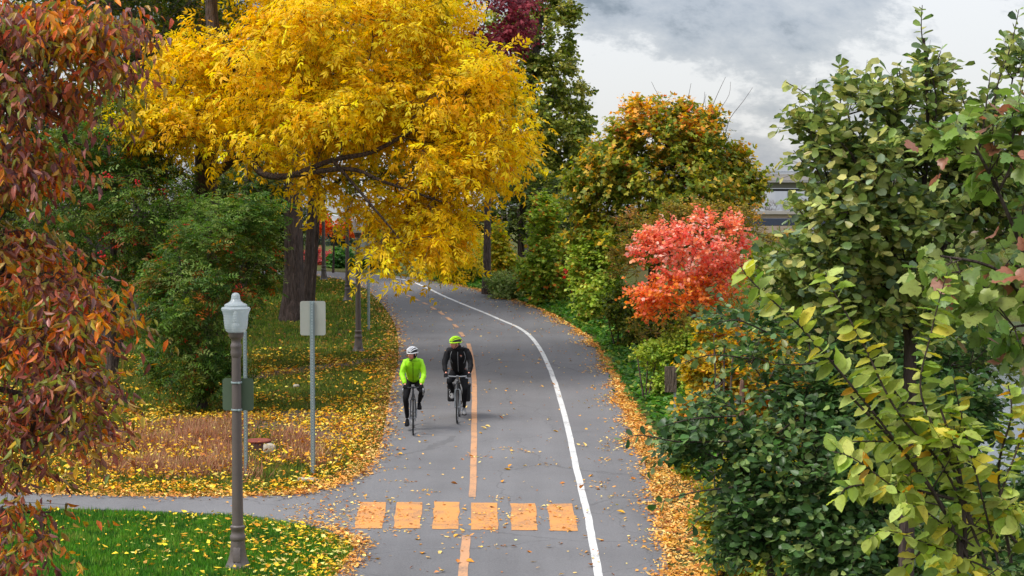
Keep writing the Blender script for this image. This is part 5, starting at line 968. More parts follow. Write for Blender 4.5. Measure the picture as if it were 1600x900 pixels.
# ------------------------------------------------------------------ overpass, mast, things beyond the river
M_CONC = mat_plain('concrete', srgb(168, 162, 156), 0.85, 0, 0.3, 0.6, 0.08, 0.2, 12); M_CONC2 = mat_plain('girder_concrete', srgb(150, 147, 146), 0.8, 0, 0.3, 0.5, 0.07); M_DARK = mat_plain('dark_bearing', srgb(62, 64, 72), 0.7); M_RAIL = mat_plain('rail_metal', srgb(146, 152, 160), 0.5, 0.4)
YB = 170.0; mB = YB / F; zB = lambda py: P(1200, py, YB)[2]; xB = lambda px: P(px, 300, YB)[0]
r_ = empty('overpass', (xB(1230), YB, zB(345)), 'concrete overpass crossing behind the maple and the alder', 'bridge'); z0 = zB(345)
x0, x1 = xB(700) - xB(1230), xB(2100) - xB(1230); cx = (x0 + x1) / 2; wx = x1 - x0
bm = bmesh.new(); add_box(bm, (cx, 1.0, (zB(272) + zB(282)) / 2 - z0), (wx, 0.5, zB(272) - zB(282))); bm_obj('parapet', bm, M_CONC, r_, smooth=False)
bm = bmesh.new(); add_box(bm, (cx, 5, zB(283) - z0), (wx, 9.5, 0.25)); bm_obj('deck', bm, M_CONC2, r_, smooth=False)
bm = bmesh.new(); add_box(bm, (cx, 1.6, (zB(283) + zB(295)) / 2 - z0), (wx, 0.6, zB(283) - zB(295) - .1)); bm_obj('girder', bm, M_CONC2, r_, smooth=False)
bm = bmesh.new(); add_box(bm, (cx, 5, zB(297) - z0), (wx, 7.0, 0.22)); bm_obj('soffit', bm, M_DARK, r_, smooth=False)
bm = bmesh.new(); add_tube(bm, [(x0, 1.0, zB(268) - z0), (x1, 1.0, zB(268) - z0)], 0.045, 6); add_tube(bm, [(x0, 1.0, zB(270) - z0), (x1, 1.0, zB(270) - z0)], 0.03, 6)
for k in range(int(wx / 2.4)): add_tube(bm, [(x0 + k * 2.4, 1.0, zB(272) - z0), (x0 + k * 2.4, 1.0, zB(268) - z0)], 0.03, 5)
bm_obj('railing', bm, M_RAIL, r_)
for px in (860, 1120, 1345, 1620, 1900):
    bm = bmesh.new(); add_box(bm, (xB(px) - xB(1230), 5, (zB(298) - 4.0) / 2 - z0 + 1.0), (1.2, 1.6, zB(298) + 6), None, 0.1); bm_obj('pier', bm, M_CONC2, r_, smooth=False)
Yw = 140.0; zw = lambda py: P(1200, py, Yw)[2]; xw = lambda px: P(px, 300, Yw)[0]
r_ = empty('retaining_wall', (xw(1230), Yw, -3), 'tan concrete retaining wall below the overpass gap', 'wall'); H = zw(334) + 3
bm = bmesh.new(); add_box(bm, (30, 0, H / 2 - .5), (120, 0.6, H + 1)); bm_obj('wall_face', bm, mat_plain('tan_concrete', srgb(176, 158, 142), .9, 0, .2, .8, .1), r_, smooth=False)
bm = bmesh.new(); add_box(bm, (30, -0.1, H + 0.1), (120, 0.9, 0.25)); bm_obj('coping', bm, M_CONC, r_, smooth=False)
for k in range(24): bm = bmesh.new(); add_box(bm, (-28 + k * 5, -0.36, H / 2), (0.35, 0.12, H - .3)); bm_obj('pilaster', bm, M_CONC2, r_, smooth=False)
r_ = empty('guard_rail', (xw(1230), Yw - 8, 0), 'dark blue guard rail running below the tan wall', 'guard rail'); zg = P(1200, 347, Yw - 8)[2]
bm = bmesh.new(); add_box(bm, (25, 0, zg), (110, 0.1, 0.55), None, 0.03); bm_obj('beam', bm, mat_plain('navy_rail', srgb(52, 60, 78), .5), r_, smooth=False)
for k in range(28): bm = bmesh.new(); add_box(bm, (-28 + 4 * k, 0.12, zg / 2 - 2), (0.15, 0.12, zg + 4.2)); bm_obj('post', bm, M_DARK, r_, smooth=False)
# bare trees beyond
for i, (px, hpx, Y, lab) in enumerate(((1205, 308, 190, 'leafless tree seen under the left half of the overpass gap'), (1232, 312, 200, 'leafless tree in the middle of the overpass gap'), (1258, 306, 205, 'leafless tree at the right side of the overpass gap'))):
    b = np.array([(px - 800) * Y / F, Y, 0.0]); m = Y / F
    tree('bare_tree', lab, 'tree', b, [stem(b, px, 335, Y, 0.12, 0.06)], [(px, 325, 14, 15, Y, .8)], nt=60, kind='tri', size=0.08, pal=[((150, 130, 124), 1)], twigs=5, per=1, tlen=0.5, spread=0.8, up=0.5, tip_r=0.012, seed=200 + i, step=0.4, bark=mat_bark('pale_twigs', (0.22, 0.19, 0.18), (0.34, 0.29, 0.28)) if i == 0 else bpy.data.materials['pale_twigs'])
for i, (px, lab) in enumerate(((1230, 'grey lamp mast under the overpass, left one'), (1243, 'grey lamp mast under the overpass, right one'))):
    Y = 150; b = np.array([(px - 800) * Y / F, Y, 0.0]); r_ = empty('light_mast', b, lab, 'lamp mast', 'masts under the overpass'); zt = P(px, 299, Y)[2]
    bm = bmesh.new(); add_tube(bm, [(0, 0, -3), (0, 0, zt)], [.1, .05], 8); bm_obj('pole', bm, M_RAIL, r_); bm = bmesh.new(); add_box(bm, (0.3, 0, zt - .2), (0.7, 0.1, 0.08)); bm_obj('arm', bm, M_RAIL, r_, smooth=False)
Y = 260.0; b = np.array([(1399 - 800) * Y / F, Y, 0.0]); r_ = empty('telecom_mast', b, 'slender telecom mast topped with antennas above the alder', 'mast'); zt = P(1399, 112, Y)[2]; m = Y / F
bm = bmesh.new(); add_lathe(bm, [(0.28, -3), (0.11, zt - .5), (0.1, zt)], 12); bm_obj('pole', bm, M_DARK, r_)
bm = bmesh.new(); add_tube(bm, [(0.02, 0, zt), (0.02, 0, zt + 9 * m)], 0.02, 6); bm_obj('lightning_rod', bm, M_DARK, r_)
for dx_, dz_ in ((-1.3, 0), (3.4, 0), (-3.2, -15), (2.2, -15)):
    bm = bmesh.new(); add_box(bm, (dx_ * m, 0, zt + dz_ * m - .1), (2.2 * m, .15, 6 * m), None, .03); add_box(bm, (dx_ * m, -.05, zt + (dz_ - 3) * m), (1.6 * m, .3, 2.5 * m), None, .03); add_box(bm, (dx_ * m / 2, 0, zt + (dz_ - 3) * m), (abs(dx_) * m, .08, .08)); bm_obj('antenna', bm, M_DARK, r_, smooth=False)
# parked car glimpsed at the far left of the bend
def car(px, Y, lab, colr):
    b = np.array([(px - 800) * Y / F, Y, hz((px - 800) * Y / F, Y)]); r_ = empty('parked_car', b, lab, 'car'); pm = mat_plain('car_paint', colr, .25, 0, .6, 3, .04)
    prof = [(-2.1, .35), (-2.15, .75), (-1.9, .92), (-1.1, .98), (-.55, 1.42), (.7, 1.46), (1.5, 1.05), (2.1, .92), (2.2, .6), (2.15, .33)]
    bm = bmesh.new(); A = [bm.verts.new((x, -.85 + (.14 if z > 1 else 0), z)) for x, z in prof]; B = [bm.verts.new((x, .85 - (.14 if z > 1 else 0), z)) for x, z in prof]; bm.faces.new(A); bm.faces.new(B[::-1]); n = len(A)
    for i in range(n): bm.faces.new((A[i], A[(i + 1) % n], B[(i + 1) % n], B[i]))
    bm_obj('body', bm, pm, r_, smooth=False)
    for s in (-1, 1):
        for wq in ([(-1.0, 1.02), (-.5, 1.36), (.05, 1.40), (.05, 1.02)], [(.12, 1.02), (.12, 1.40), (.68, 1.40), (1.35, 1.04)]):
            bm = bmesh.new(); f_ = [bm.verts.new((x, s * (.80 - .12 * (z - 1)), z)) for x, z in wq]; g_ = [bm.verts.new((x, s * (.86 - .14 * (z - 1) / .4), z)) for x, z in wq]; bm.faces.new(f_); bm.faces.new(g_[::-1]); 
            for i in range(4): bm.faces.new((f_[i], f_[(i + 1) % 4], g_[(i + 1) % 4], g_[i]))
            bm_obj('window', bm, mat_plain('car_glass', (.03, .035, .04), .1), r_, smooth=False)
        for x in (-1.35, 1.4):
            bm = bmesh.new(); add_torus(bm, (s * .78, 0, 0), .25, .09, 20, 8); bmesh.ops.rotate(bm, cent=(0, 0, 0), matrix=Matrix.Rotation(math.pi / 2, 3, 'Z'), verts=bm.verts); bmesh.ops.translate(bm, vec=(x, 0, .34), verts=bm.verts); wo = bm_obj('wheel', bm, mat_plain('tyre', (.02, .02, .02), .8), r_)
car(478, 108, 'silver car parked beyond the twin trunks', (0.55, 0.56, 0.58))
# ------------------------------------------------------------------ cyclists
def skin(points, edges, rad, root=0, sub=2):
    me = bpy.data.meshes.new('tmp'); me.from_pydata([tuple(p) for p in points], edges, []); o = bpy.data.objects.new('tmp', me); COL.objects.link(o)
    o.modifiers.new('s', 'SKIN')
    sv = me.skin_vertices[0].data
    for i, r in enumerate(rad): sv[i].radius = r if hasattr(r, '__len__') else (r, r); sv[i].use_root = (i == root)
    o.modifiers['s'].use_smooth_shade = True; mo = o.modifiers.new('b', 'SUBSURF'); mo.levels = sub
    dg = bpy.context.evaluated_depsgraph_get(); dg.update(); nm = bpy.data.meshes.new_from_object(o.evaluated_get(dg)); bpy.data.objects.remove(o); bpy.data.meshes.remove(me)
    return nm
class Chain:
    def __init__(s): s.p = []; s.e = []; s.r = []; s.n = {}
    def add(s, name, p, r, to=None):
        s.n[name] = len(s.p); s.p.append(p); s.r.append(r)
        if to is not None: s.e.append((s.n[to], s.n[name]))
    def mesh(s, root, sub=2): return skin(s.p, s.e, s.r, s.n[root], sub)
def wrinkle(me, amp, sc, seed=0, stretch=(1, 1, 1)):
    for v in me.vertices:
        q = Vector((v.co.x * stretch[0], v.co.y * stretch[1], v.co.z * stretch[2])) * sc + Vector((seed, seed * .7, 0)); v.co += v.normal * (mnoise.fractal(q, .9, 2.0, 3) * amp)
def lerp(a, b, t): return tuple(a[i] + (b[i] - a[i]) * t for i in range(3))
M_SKIN = mat_plain('skin', srgb(206, 140, 122), .5, 0, .4, 18, .08); M_BLACK = mat_plain('black_cloth', (.009, .009, .011), .85, 0, .15, 30, .3, .3, 160); M_NEON = mat_plain('neon_yellow_green_nylon', srgb(158, 226, 24), .55, 0, .4, 6, .06, .2, 60); M_JKT = mat_plain('black_softshell', (.009, .009, .011), .75, 0, .2, 18, .3, .25, 90)
M_REF = mat_plain('grey_reflective_piping', srgb(150, 154, 160), .4); M_HELW = mat_plain('white_helmet_shell', srgb(220, 222, 226), .3); M_HELN = mat_plain('neon_helmet_shell', srgb(186, 238, 24), .35); M_FOAM = mat_plain('helmet_foam', (.03, .03, .035), .8); M_TYRE = mat_plain('tyre_rubber', (.014, .014, .015), .85); M_ALU = mat_plain('bike_alloy', srgb(150, 152, 156), .3, .7); M_BFR = mat_plain('black_bike_frame', (.02, .021, .025), .25, .1, .6); M_GREY = mat_plain('grey_fork', srgb(120, 124, 128), .35, .4); M_SHOE = mat_plain('grey_shoe', srgb(120, 120, 122), .7); M_EYE = mat_plain('eye_dark', (.02, .015, .012), .3); M_LIP = mat_plain('lip', srgb(170, 92, 88), .5); M_COLLAR = M_NEON
M_BAG = mat_plain('black_pannier_fabric', (.022, .022, .025), .7, 0, .3, 20, .25, .3, 120); M_LOGO = mat_plain('white_print', srgb(190, 190, 192), .6); M_HAIR = mat_plain('grey_hair', srgb(110, 100, 94), .8)
def set_mat_tree(): pass
def make_bike(loc, rz, lab, group, drop, fork_mat):
    B = empty('bicycle', loc, lab, 'bicycle', group, rz); R = .335
    def tube(name, pts, rad, mat, par=B, seg=10): bm = bmesh.new(); add_tube(bm, pts, rad, seg); return bm_obj(name, bm, mat, par)
    bb = (0, .60, .285); sc_ = (0, .77, .80); ht, hb = (0, .155, .86), (0, .125, .70); fa, ra = (0, 0, R), (0, 1.02, R)
    bm = bmesh.new()
    for a, b_, r in ((bb, sc_, .016), (lerp(ht, hb, .15), lerp(bb, sc_, .95), .016), (lerp(ht, hb, .8), bb, .019), (ht, hb, .021)): add_tube(bm, [a, b_], r, 10)
    for s in (-1, 1):
        add_tube(bm, [(s * .015, bb[1] + .02, bb[2]), (s * .05, .8, .305), (s * .062, 1.02, R)], .010, 8); add_tube(bm, [(s * .012, sc_[1], sc_[2] - .06), (s * .05, .92, .56), (s * .062, 1.02, R)], .008, 8)
    bm_obj('frame', bm, M_BFR, B)
    bm = bmesh.new()
    for s in (-1, 1): add_tube(bm, [(0, .125, .70), (s * .045, .115, .68), (s * .05, .06, .5), (s * .052, 0, R)], [.018, .016, .013, .010], 8)
    bm_obj('fork', bm, fork_mat, B)
    for c in (fa, ra):
        w0 = empty('wheel', c); w0.parent = B; w0.empty_display_size = .1
        bm = bmesh.new(); add_torus(bm, (0, 0, 0), R - .016, .0165, 48, 8); bm_obj('tyre', bm, M_TYRE, w0); bm = bmesh.new(); add_torus(bm, (0, 0, 0), R - .040, .010, 48, 6); bm_obj('rim', bm, M_BFR if drop else M_ALU, w0)
        bm = bmesh.new()
        for k in range(24): a = 2 * math.pi * k / 24; s = .028 if k % 2 else -.028; add_tube(bm, [(s, .02 * math.cos(a + .7), .02 * math.sin(a + .7)), (0, (R - .045) * math.cos(a), (R - .045) * math.sin(a))], .0016, 3, False)
        o = bm_obj('spokes', bm, M_ALU, w0); tag(o, kind='stuff'); tube('hub', [(-.05, 0, 0), (.05, 0, 0)], .018, M_ALU, w0)
    if drop:
        p = []
        for s in (-1, 1): p.append([(0, .06, .93), (s * .10, .06, .935), (s * .185, .045, .93), (s * .20, -.02, .925), (s * .20, -.075, .88), (s * .20, -.06, .815), (s * .205, .03, .80)])
        bm = bmesh.new(); [add_tube(bm, catmull(q, 4), .0145, 8) for q in p]; bm_obj('handlebar', bm, M_BFR, B); bm = bmesh.new(); [add_tube(bm, [(s * .20, -.06, .925), (s * .20, -.085, .90), (s * .20, -.08, .80)], [.014, .012, .007], 8) for s in (-1, 1)]; bm_obj('brake_lever', bm, M_ALU, B)
    else:
        bm = bmesh.new(); add_tube(bm, catmull([(-.27, .075, .975), (-.12, .06, .965), (0, .055, .96), (.12, .06, .965), (.27, .075, .975)], 4), .0135, 8); bm_obj('handlebar', bm, M_ALU, B)
        bm = bmesh.new(); [add_tube(bm, [(s * .20, .04, .955), (s * .17, .0, .94), (s * .24, -.005, .935)], .008, 6) for s in (-1, 1)]; bm_obj('brake_lever', bm, M_ALU, B)
    tube('stem', [(0, .15, .87), (0, .148, .90), (0, .06, .945)], .017, M_BFR if drop else M_ALU)
    bm = bmesh.new(); add_box(bm, (0, .03, .975), (.06, .03, .045) if drop else (.05, .05, .035), None, .008); bm_obj('bike_computer' if drop else 'front_light', bm, M_SHOE if drop else M_ALU, B)
    tube('seat_post', [(0, .765, .79), (0, .785, .92)], .013, M_ALU)
    bm = bmesh.new(); bmesh.ops.create_uvsphere(bm, u_segments=16, v_segments=10, radius=1)
    for v in bm.verts: f = (v.co.y + 1) / 2; v.co = Vector((v.co.x * (.025 + .055 * f ** 1.5), .79 + v.co.y * .135, .94 + v.co.z * .028 * (1 if v.co.z > 0 else .7)))
    bm_obj('saddle', bm, M_BFR, B)
    ca = 1.35; cr = empty('crankset', bb); cr.parent = B; bm = bmesh.new(); add_torus(bm, (.045, 0, 0), .085, .006, 30, 6); add_tube(bm, [(-.06, 0, 0), (.07, 0, 0)], .02, 10)
    return B, bm, cr, bb
def finish_crank(B, bm, cr, bb, ang, pm):
    d = (math.cos(ang) * .17, math.sin(ang) * .17)
    for s, q in ((1, 1), (-1, -1)):
        add_tube(bm, [(s * .065, 0, 0), (s * .075, q * d[0], q * d[1])], [.014, .010], 8)
    bm_obj('crank_arms', bm, M_ALU, cr)
    out_ = {}
    for s, q in ((1, 1), (-1, -1)):
        c = (s * .125, q * d[0], q * d[1]); b_ = bmesh.new(); add_box(b_, c, (.085, .075, .02), None, .005); bm_obj('pedal', b_, pm, cr); out_[s] = (c[0], c[1] + bb[1], c[2] + bb[2])
    return out_
def glove(side, bar, wrist, mat, par):
    bx, by, bz = bar; ch = Chain(); i = -side
    ch.add('w', wrist, .030); ch.add('p', (lerp(wrist, (bx, by + .045, bz + .035), .6)), (.036, .026), 'w'); ch.add('k0', (bx, by + .028, bz + .034), (.036, .022), 'p')
    for k in range(4):
        o = (-.033 + .022 * k); l = (0.92, 1.05, 1.0, .85)[k]; n = 'f%d' % k
        ch.add(n + 'a', (bx + o, by + .004, bz + .031), .0105, 'k0'); ch.add(n + 'b', (bx + o * 1.03, by - .028 * l, bz + .014), .0100, n + 'a'); ch.add(n + 'c', (bx + o * 1.03, by - .026 * l, bz - .018 * l), .0095, n + 'b'); ch.add(n + 'd', (bx + o, by + .002, bz - .027 * l), .008, n + 'c')
    ch.add('t0', (bx + i * .036, by + .040, bz + .012), .013, 'p'); ch.add('t1', (bx + i * .046, by + .018, bz - .016), .0115, 't0'); ch.add('t2', (bx + i * .034, by - .008, bz - .028), .0095, 't1')
    me = ch.mesh('p', 1); link('glove', me, mat, par)
def head_bm(bm, c, turn, tilt, r=.098, pitch=0.0):
    """a head with brow, eyes, nose, mouth, ears; faces -Y before it is turned; returns material indices"""
    M = Matrix.Translation(c) @ Matrix.Rotation(turn, 4, 'Z') @ Matrix.Rotation(tilt, 4, 'Y') @ Matrix.Rotation(pitch, 4, 'X')
    g = bmesh.ops.create_uvsphere(bm, u_segments=28, v_segments=20, radius=1); vs_ = g['verts']
    for v in vs_:
        x, y, z = v.co; front = max(0, -y)
        X, Y_, Z = x * .076, y * .098, z * .118
        if z < 0: X *= 1 - .28 * (-z) ** 1.4; Y_ *= 1 - .12 * (-z); 
        if z < -.2 and y < 0: Y_ -= .010 * (-z)                                   # chin forward
        if front > .3:
            Y_ += .012 * math.exp(-((z - .08) / .13) ** 2) * math.exp(-((abs(x) - .42) / .2) ** 2)   # eye sockets
            Y_ -= .012 * math.exp(-((z - .26) / .1) ** 2) * math.exp(-(x / .6) ** 2) * .5
            Y_ -= .004 * math.exp(-((z + .2) / .18) ** 2) * math.exp(-((abs(x) - .5) / .2) ** 2)
        v.co = M @ Vector((X, Y_, Z))
    def blob(cc, s, mi, seg=10):
        k = len(bm.faces); gg = bmesh.ops.create_uvsphere(bm, u_segments=seg, v_segments=8, radius=1)
        for v in gg['verts']: v.co = M @ Vector((cc[0] + v.co.x * s[0], cc[1] + v.co.y * s[1], cc[2] + v.co.z * s[2]))
        for f in {f for v in gg['verts'] for f in v.link_faces}: f.material_index = mi
    for k in range(5): f = k / 4; blob((0, -.094 - .016 * f, .018 - .042 * f), (.007 + .006 * f, .010 + .004 * f, .012), 0)   # nose bridge to tip
    for s in (-1, 1):
        blob((s * .011, -.100, -.026), (.009, .010, .008), 0); blob((s * .031, -.082, .012), (.0125, .009, .0075), 1); blob((s * .031, -.086, .030), (.017, .006, .004), 3); blob((s * .077, .004, -.006), (.008, .018, .030), 0)
    blob((0, -.092, -.058), (.022, .007, .0045), 2); blob((0, -.090, -.067), (.018, .007, .005), 2)
    return M
def make_helmet(c, turn, tilt, pitch, shell, par):
    M = Matrix.Translation(c) @ Matrix.Rotation(turn, 4, 'Z') @ Matrix.Rotation(tilt, 4, 'Y') @ Matrix.Rotation(pitch, 4, 'X')
    H = empty('helmet', (0, 0, 0)); H.parent = par
    a, b_, h = .092, .128, .108; z0 = .035
    bm = bmesh.new(); g = bmesh.ops.create_uvsphere(bm, u_segments=24, v_segments=16, radius=1)
    bmesh.ops.bisect_plane(bm, geom=bm.verts[:] + bm.edges[:] + bm.faces[:], plane_co=(0, 0, -.05), plane_no=(0, 0, -1), clear_outer=True)
    for v in bm.verts: v.co = M @ Vector((v.co.x * a * .93, v.co.y * b_ * .95 + .012, z0 + v.co.z * h * .93))
    bm_obj('liner', bm, M_FOAM, H)
    bm = bmesh.new()
    def on(u, t): # u across -1..1, t along 0 front .. 1 back
        th = math.pi * (0.06 + .88 * t); x = u * a * (.35 + .65 * math.sin(th)) ; yy = -math.cos(th) * b_ + .012; k = max(0, 1 - (u * .82) ** 2); z = z0 + h * math.sqrt(max(0, 1 - ((yy - .012) / b_) ** 2) * k + 0.0) ; return M @ Vector((x, yy, z))
    for u, wd in ((-.95, .008), (-.55, .0085), (-.18, .0075), (.18, .0075), (.55, .0085), (.95, .008)):
        pts = [on(u * (1 - .12 * abs(2 * t - 1)), t) for t in np.linspace(0.03, .99, 14)]; add_tube(bm, pts, [wd * (.65 + .5 * math.sin(math.pi * k / 13)) for k in range(14)], 8)
    for t in (.45, .80): add_tube(bm, [on(u, t) for u in np.linspace(-.6, .6, 9)], .006, 6)
    rim = [M @ Vector((a * 1.01 * math.cos(q), b_ * 1.0 * math.sin(q) + .012, z0 - .006 + .012 * math.cos(q) ** 2 * 0 - (.012 if math.sin(q) > .3 else 0))) for q in np.linspace(0, 2 * math.pi, 33)]
    add_tube(bm, rim, .0125, 8); bm_obj('shell', bm, shell, H)
    bm = bmesh.new()
    for s in (-1, 1): add_tube(bm, [M @ Vector((s * .083, -.03, .03)), M @ Vector((s * .070, -.035, -.055)), M @ Vector((s * .02, -.062, -.122))], .0045, 5); add_tube(bm, [M @ Vector((s * .083, .045, .02)), M @ Vector((s * .070, -.035, -.055))], .004, 5)
    add_tube(bm, [M @ Vector((.02, -.062, -.122)), M @ Vector((-.02, -.062, -.122))], .0045, 5); bm_obj('strap', bm, M_BFR, H)
def on_front(bvh, x, z, off=.004, y0=-1.5):
    h = bvh.ray_cast(Vector((x, y0, z)), Vector((0, 1, 0)));  return (h[0] + Vector((0, -off, 0))) if h[0] is not None else None
def shoe(ank, ped, mat, par, yaw=0.0):
    # last of the shoe along -Y (forward), ball of the foot on the pedal
    bm = bmesh.new(); ball = Vector(ped) + Vector((0, 0, .038)); heel = Vector((ank[0], ank[1] + .035, ank[2] - .06)); d = (ball - heel); d.normalize(); toe = ball + d * .085; heel -= d * .03
    L_ = (toe - heel).length; up = Vector((0, 0, 1)); up = (up - d * up.dot(d)).normalized(); sx = d.cross(up)
    rings = []; prof = [(0, .018, .030), (.06, .032, .055), (.2, .036, .085), (.36, .036, .080), (.52, .041, .060), (.7, .046, .048), (.86, .042, .038), (.96, .028, .028), (1.0, .012, .016)]
    for t, wd, h in prof:
        c = heel + d * (L_ * t) - up * .022; rings.append([bm.verts.new(c + sx * (wd * math.cos(q)) + up * (h * .5 + h * .5 * math.sin(q))) for q in np.linspace(0, 2 * math.pi, 14, endpoint=False)])
    for A, B2 in zip(rings[:-1], rings[1:]):
        for k in range(14): bm.faces.new((A[k], A[(k + 1) % 14], B2[(k + 1) % 14], B2[k]))
    bm.faces.new(rings[0][::-1]); bm.faces.new(rings[-1]); o = bm_obj('shoe', bm, mat, par)
    bm = bmesh.new(); pts = [(t, wd) for t, wd, h in prof]; lo = [heel + d * (L_ * t) + sx * (wd * 1.04) - up * .022 for t, wd in pts] + [heel + d * (L_ * t) - sx * (wd * 1.04) - up * .022 for t, wd in pts[::-1]]; A = [bm.verts.new(p) for p in lo]; B2 = [bm.verts.new(p - up * .016) for p in lo]; bm.faces.new(A); bm.faces.new(B2[::-1]); n = len(A)
    for k in range(n): bm.faces.new((A[k], A[(k + 1) % n], B2[(k + 1) % n], B2[k]))
    bm_obj('sole', bm, M_BFR, o, smooth=False)
def rider(loc, rz, lab, P_, ped, cfg):
    R = empty('person', loc, lab, 'person', 'cyclists riding towards the viewer', rz); hip = P_['hip']; sh = P_['sh']; hw = .19 * cfg['w']; nk = (0, sh[1] - .035, sh[2] + .05); hd = P_['head']
    knees, anks = {}, {}
    for s in (1, -1):
        a = (s * .118, ped[s][1] + .075, ped[s][2] + .125); h = (s * .095, hip[1], hip[2]); v = Vector(a) - Vector(h); D = v.length; t_, c_ = .445, .455; D = min(D, (t_ + c_) * .995); x = (t_ ** 2 - c_ ** 2 + D * D) / (2 * D); q = math.sqrt(max(0, t_ * t_ - x * x)); u = v.normalized(); f = Vector((s * .18, -1, .25)); f = (f - u * f.dot(u)).normalized(); knees[s] = tuple(Vector(h) + u * x + f * q); anks[s] = a
    elb, wr, bar = {}, {}, P_['bar']
    for s in (1, -1): wr[s] = (s * bar[0], bar[1] + .085, bar[2] + .05); m = lerp((s * hw, sh[1], sh[2]), wr[s], .52); elb[s] = (m[0] + s * .05, m[1] + .05, m[2] - .02)
    # the body itself: one continuous skin from feet to neck
    def fig(part):
        ch = Chain(); w_ = cfg['w']; ex = {'body': -.028, 'jacket': .012, 'tights': .004}[part]
        if part != 'tights':
            ch.add('pel', (0, hip[1], hip[2] + .02), .13 * w_ + ex); ch.add('wst', lerp(hip, (0, sh[1], sh[2]), .35), (.142 * w_ + ex, .118 * w_ + ex), 'pel'); ch.add('rib', lerp(hip, (0, sh[1], sh[2]), .68), (.158 * w_ + ex, .125 * w_ + ex), 'wst'); ch.add('chs', (0, sh[1] + .01, sh[2] - .04), (.145 * w_ + ex, .112 * w_ + ex), 'rib'); ch.add('nck', nk, .062 + max(ex, 0) * .8, 'chs'); 
            ch.add('nk2', lerp(nk, hd, .5 if part == 'body' else .28), .052 + max(ex, 0) * 1.2, 'nck')
            for s in (1, -1):
                n = str(s); ch.add('s' + n, (s * hw * .86, sh[1] + .01, sh[2] - .015), .072 * w_ + ex, 'chs'); ch.add('u' + n, lerp((s * hw, sh[1], sh[2] - .02), elb[s], .5), .056 * w_ + ex, 's' + n); ch.add('e' + n, elb[s], .047 * w_ + ex, 'u' + n); ch.add('f' + n, lerp(elb[s], wr[s], .5), .042 * w_ + ex, 'e' + n); ch.add('w' + n, lerp(elb[s], wr[s], .96), .030 + max(ex, -.006), 'f' + n)
                if part == 'body': ch.add('h' + n, (s * bar[0], bar[1] + .035, bar[2] + .035), .024, 'w' + n)
        else: ch.add('pel', (0, hip[1], hip[2]), .135 * w_ + ex); ch.add('pl2', (0, hip[1] - .03, hip[2] + .09), .12 * w_ + ex, 'pel')
        if part != 'jacket':
            for s in (1, -1):
                n = str(s); h = (s * .095, hip[1] - .02, hip[2] - .03); ch.add('h_' + n, h, .092 * w_ + ex, 'pel'); ch.add('t' + n, lerp(h, knees[s], .5), .080 * w_ + ex, 'h_' + n); ch.add('k' + n, knees[s], .058 + ex, 't' + n); ch.add('c' + n, (lerp(knees[s], anks[s], .35)[0], lerp(knees[s], anks[s], .35)[1] + .02, lerp(knees[s], anks[s], .35)[2]), .055 + ex, 'k' + n); ch.add('a' + n, lerp(knees[s], anks[s], .9), .036 + max(ex, -.008), 'c' + n); ch.add('b' + n, anks[s], .034 + max(ex, -.008), 'a' + n)
        return ch.mesh('pel')
    me = fig('body'); bm = bmesh.new(); bm.from_mesh(me); M = head_bm(bm, Vector(hd), P_['turn'], P_['tilt'], pitch=P_.get('pitch', 0)); bmesh.ops.recalc_face_normals(bm, faces=bm.faces); bm.to_mesh(me); bm.free()
    for p in me.polygons: p.use_smooth = True
    for m in (M_SKIN, M_EYE, M_LIP, M_HAIR): me.materials.append(m)
    link('body', me, None, R)
    J = fig('jacket'); wrinkle(J, .016, 8, cfg['seed'], (1, 1, 1.7)); link('jacket', J, cfg['jacket'], R); T = fig('tights'); wrinkle(T, .006, 12, 2); link('tights', T, M_BLACK, R)
    bm = bmesh.new(); bm.from_mesh(J); bv = BVHTree.FromBMesh(bm); bm.free()
    def seam(name, xz, rad, mat):
        pts = [p for p in (on_front(bv, x, z) for x, z in xz) if p is not None]
        if len(pts) > 2: b2 = bmesh.new(); add_tube(b2, pts, rad, 6); bm_obj(name, b2, mat, R)
    seam('zip', [(0, z) for z in np.linspace(hip[2] + .02, sh[2] - .01, 22)], .0055, cfg['zip'])
    if cfg['piping']:
        for s in (-1, 1): seam('reflective_piping', [(s * (.125 + .03 * math.sin(k * .28)), sh[2] - .005 - k * .021) for k in range(13)], .0055, M_REF)
        seam('chest_logo', [(.055 + .006 * k, sh[2] - .115) for k in range(6)], .006, M_REF)
    else:
        for s in (-1, 1): seam('pocket_zip', [(s * (.085 + .004 * k), hip[2] + .10 + k * .012) for k in range(9)], .003, M_BLACK)
    for s in (1, -1): glove(s, (s * bar[0], bar[1], bar[2]), wr[s], M_BLACK, R); shoe(anks[s], ped[s], cfg['shoe'], R)
    # collar, balaclava
    bm = bmesh.new(); c0 = Vector(lerp(nk, hd, .30)); 
    rings = []
    for k, (r_, z) in enumerate(((.088, -.03), (.082, .005), (.078, .035), (.072, .038))): rings.append([bm.verts.new(c0 + Vector((r_ * math.cos(q), r_ * 1.05 * math.sin(q), z + .012 * math.sin(q)))) for q in np.linspace(0, 2 * math.pi, 18, endpoint=False)])
    for A, B2 in zip(rings[:-1], rings[1:]):
        for k in range(18): bm.faces.new((A[k], A[(k + 1) % 18], B2[(k + 1) % 18], B2[k]))
    bm_obj('collar', bm, cfg['collar'], R)
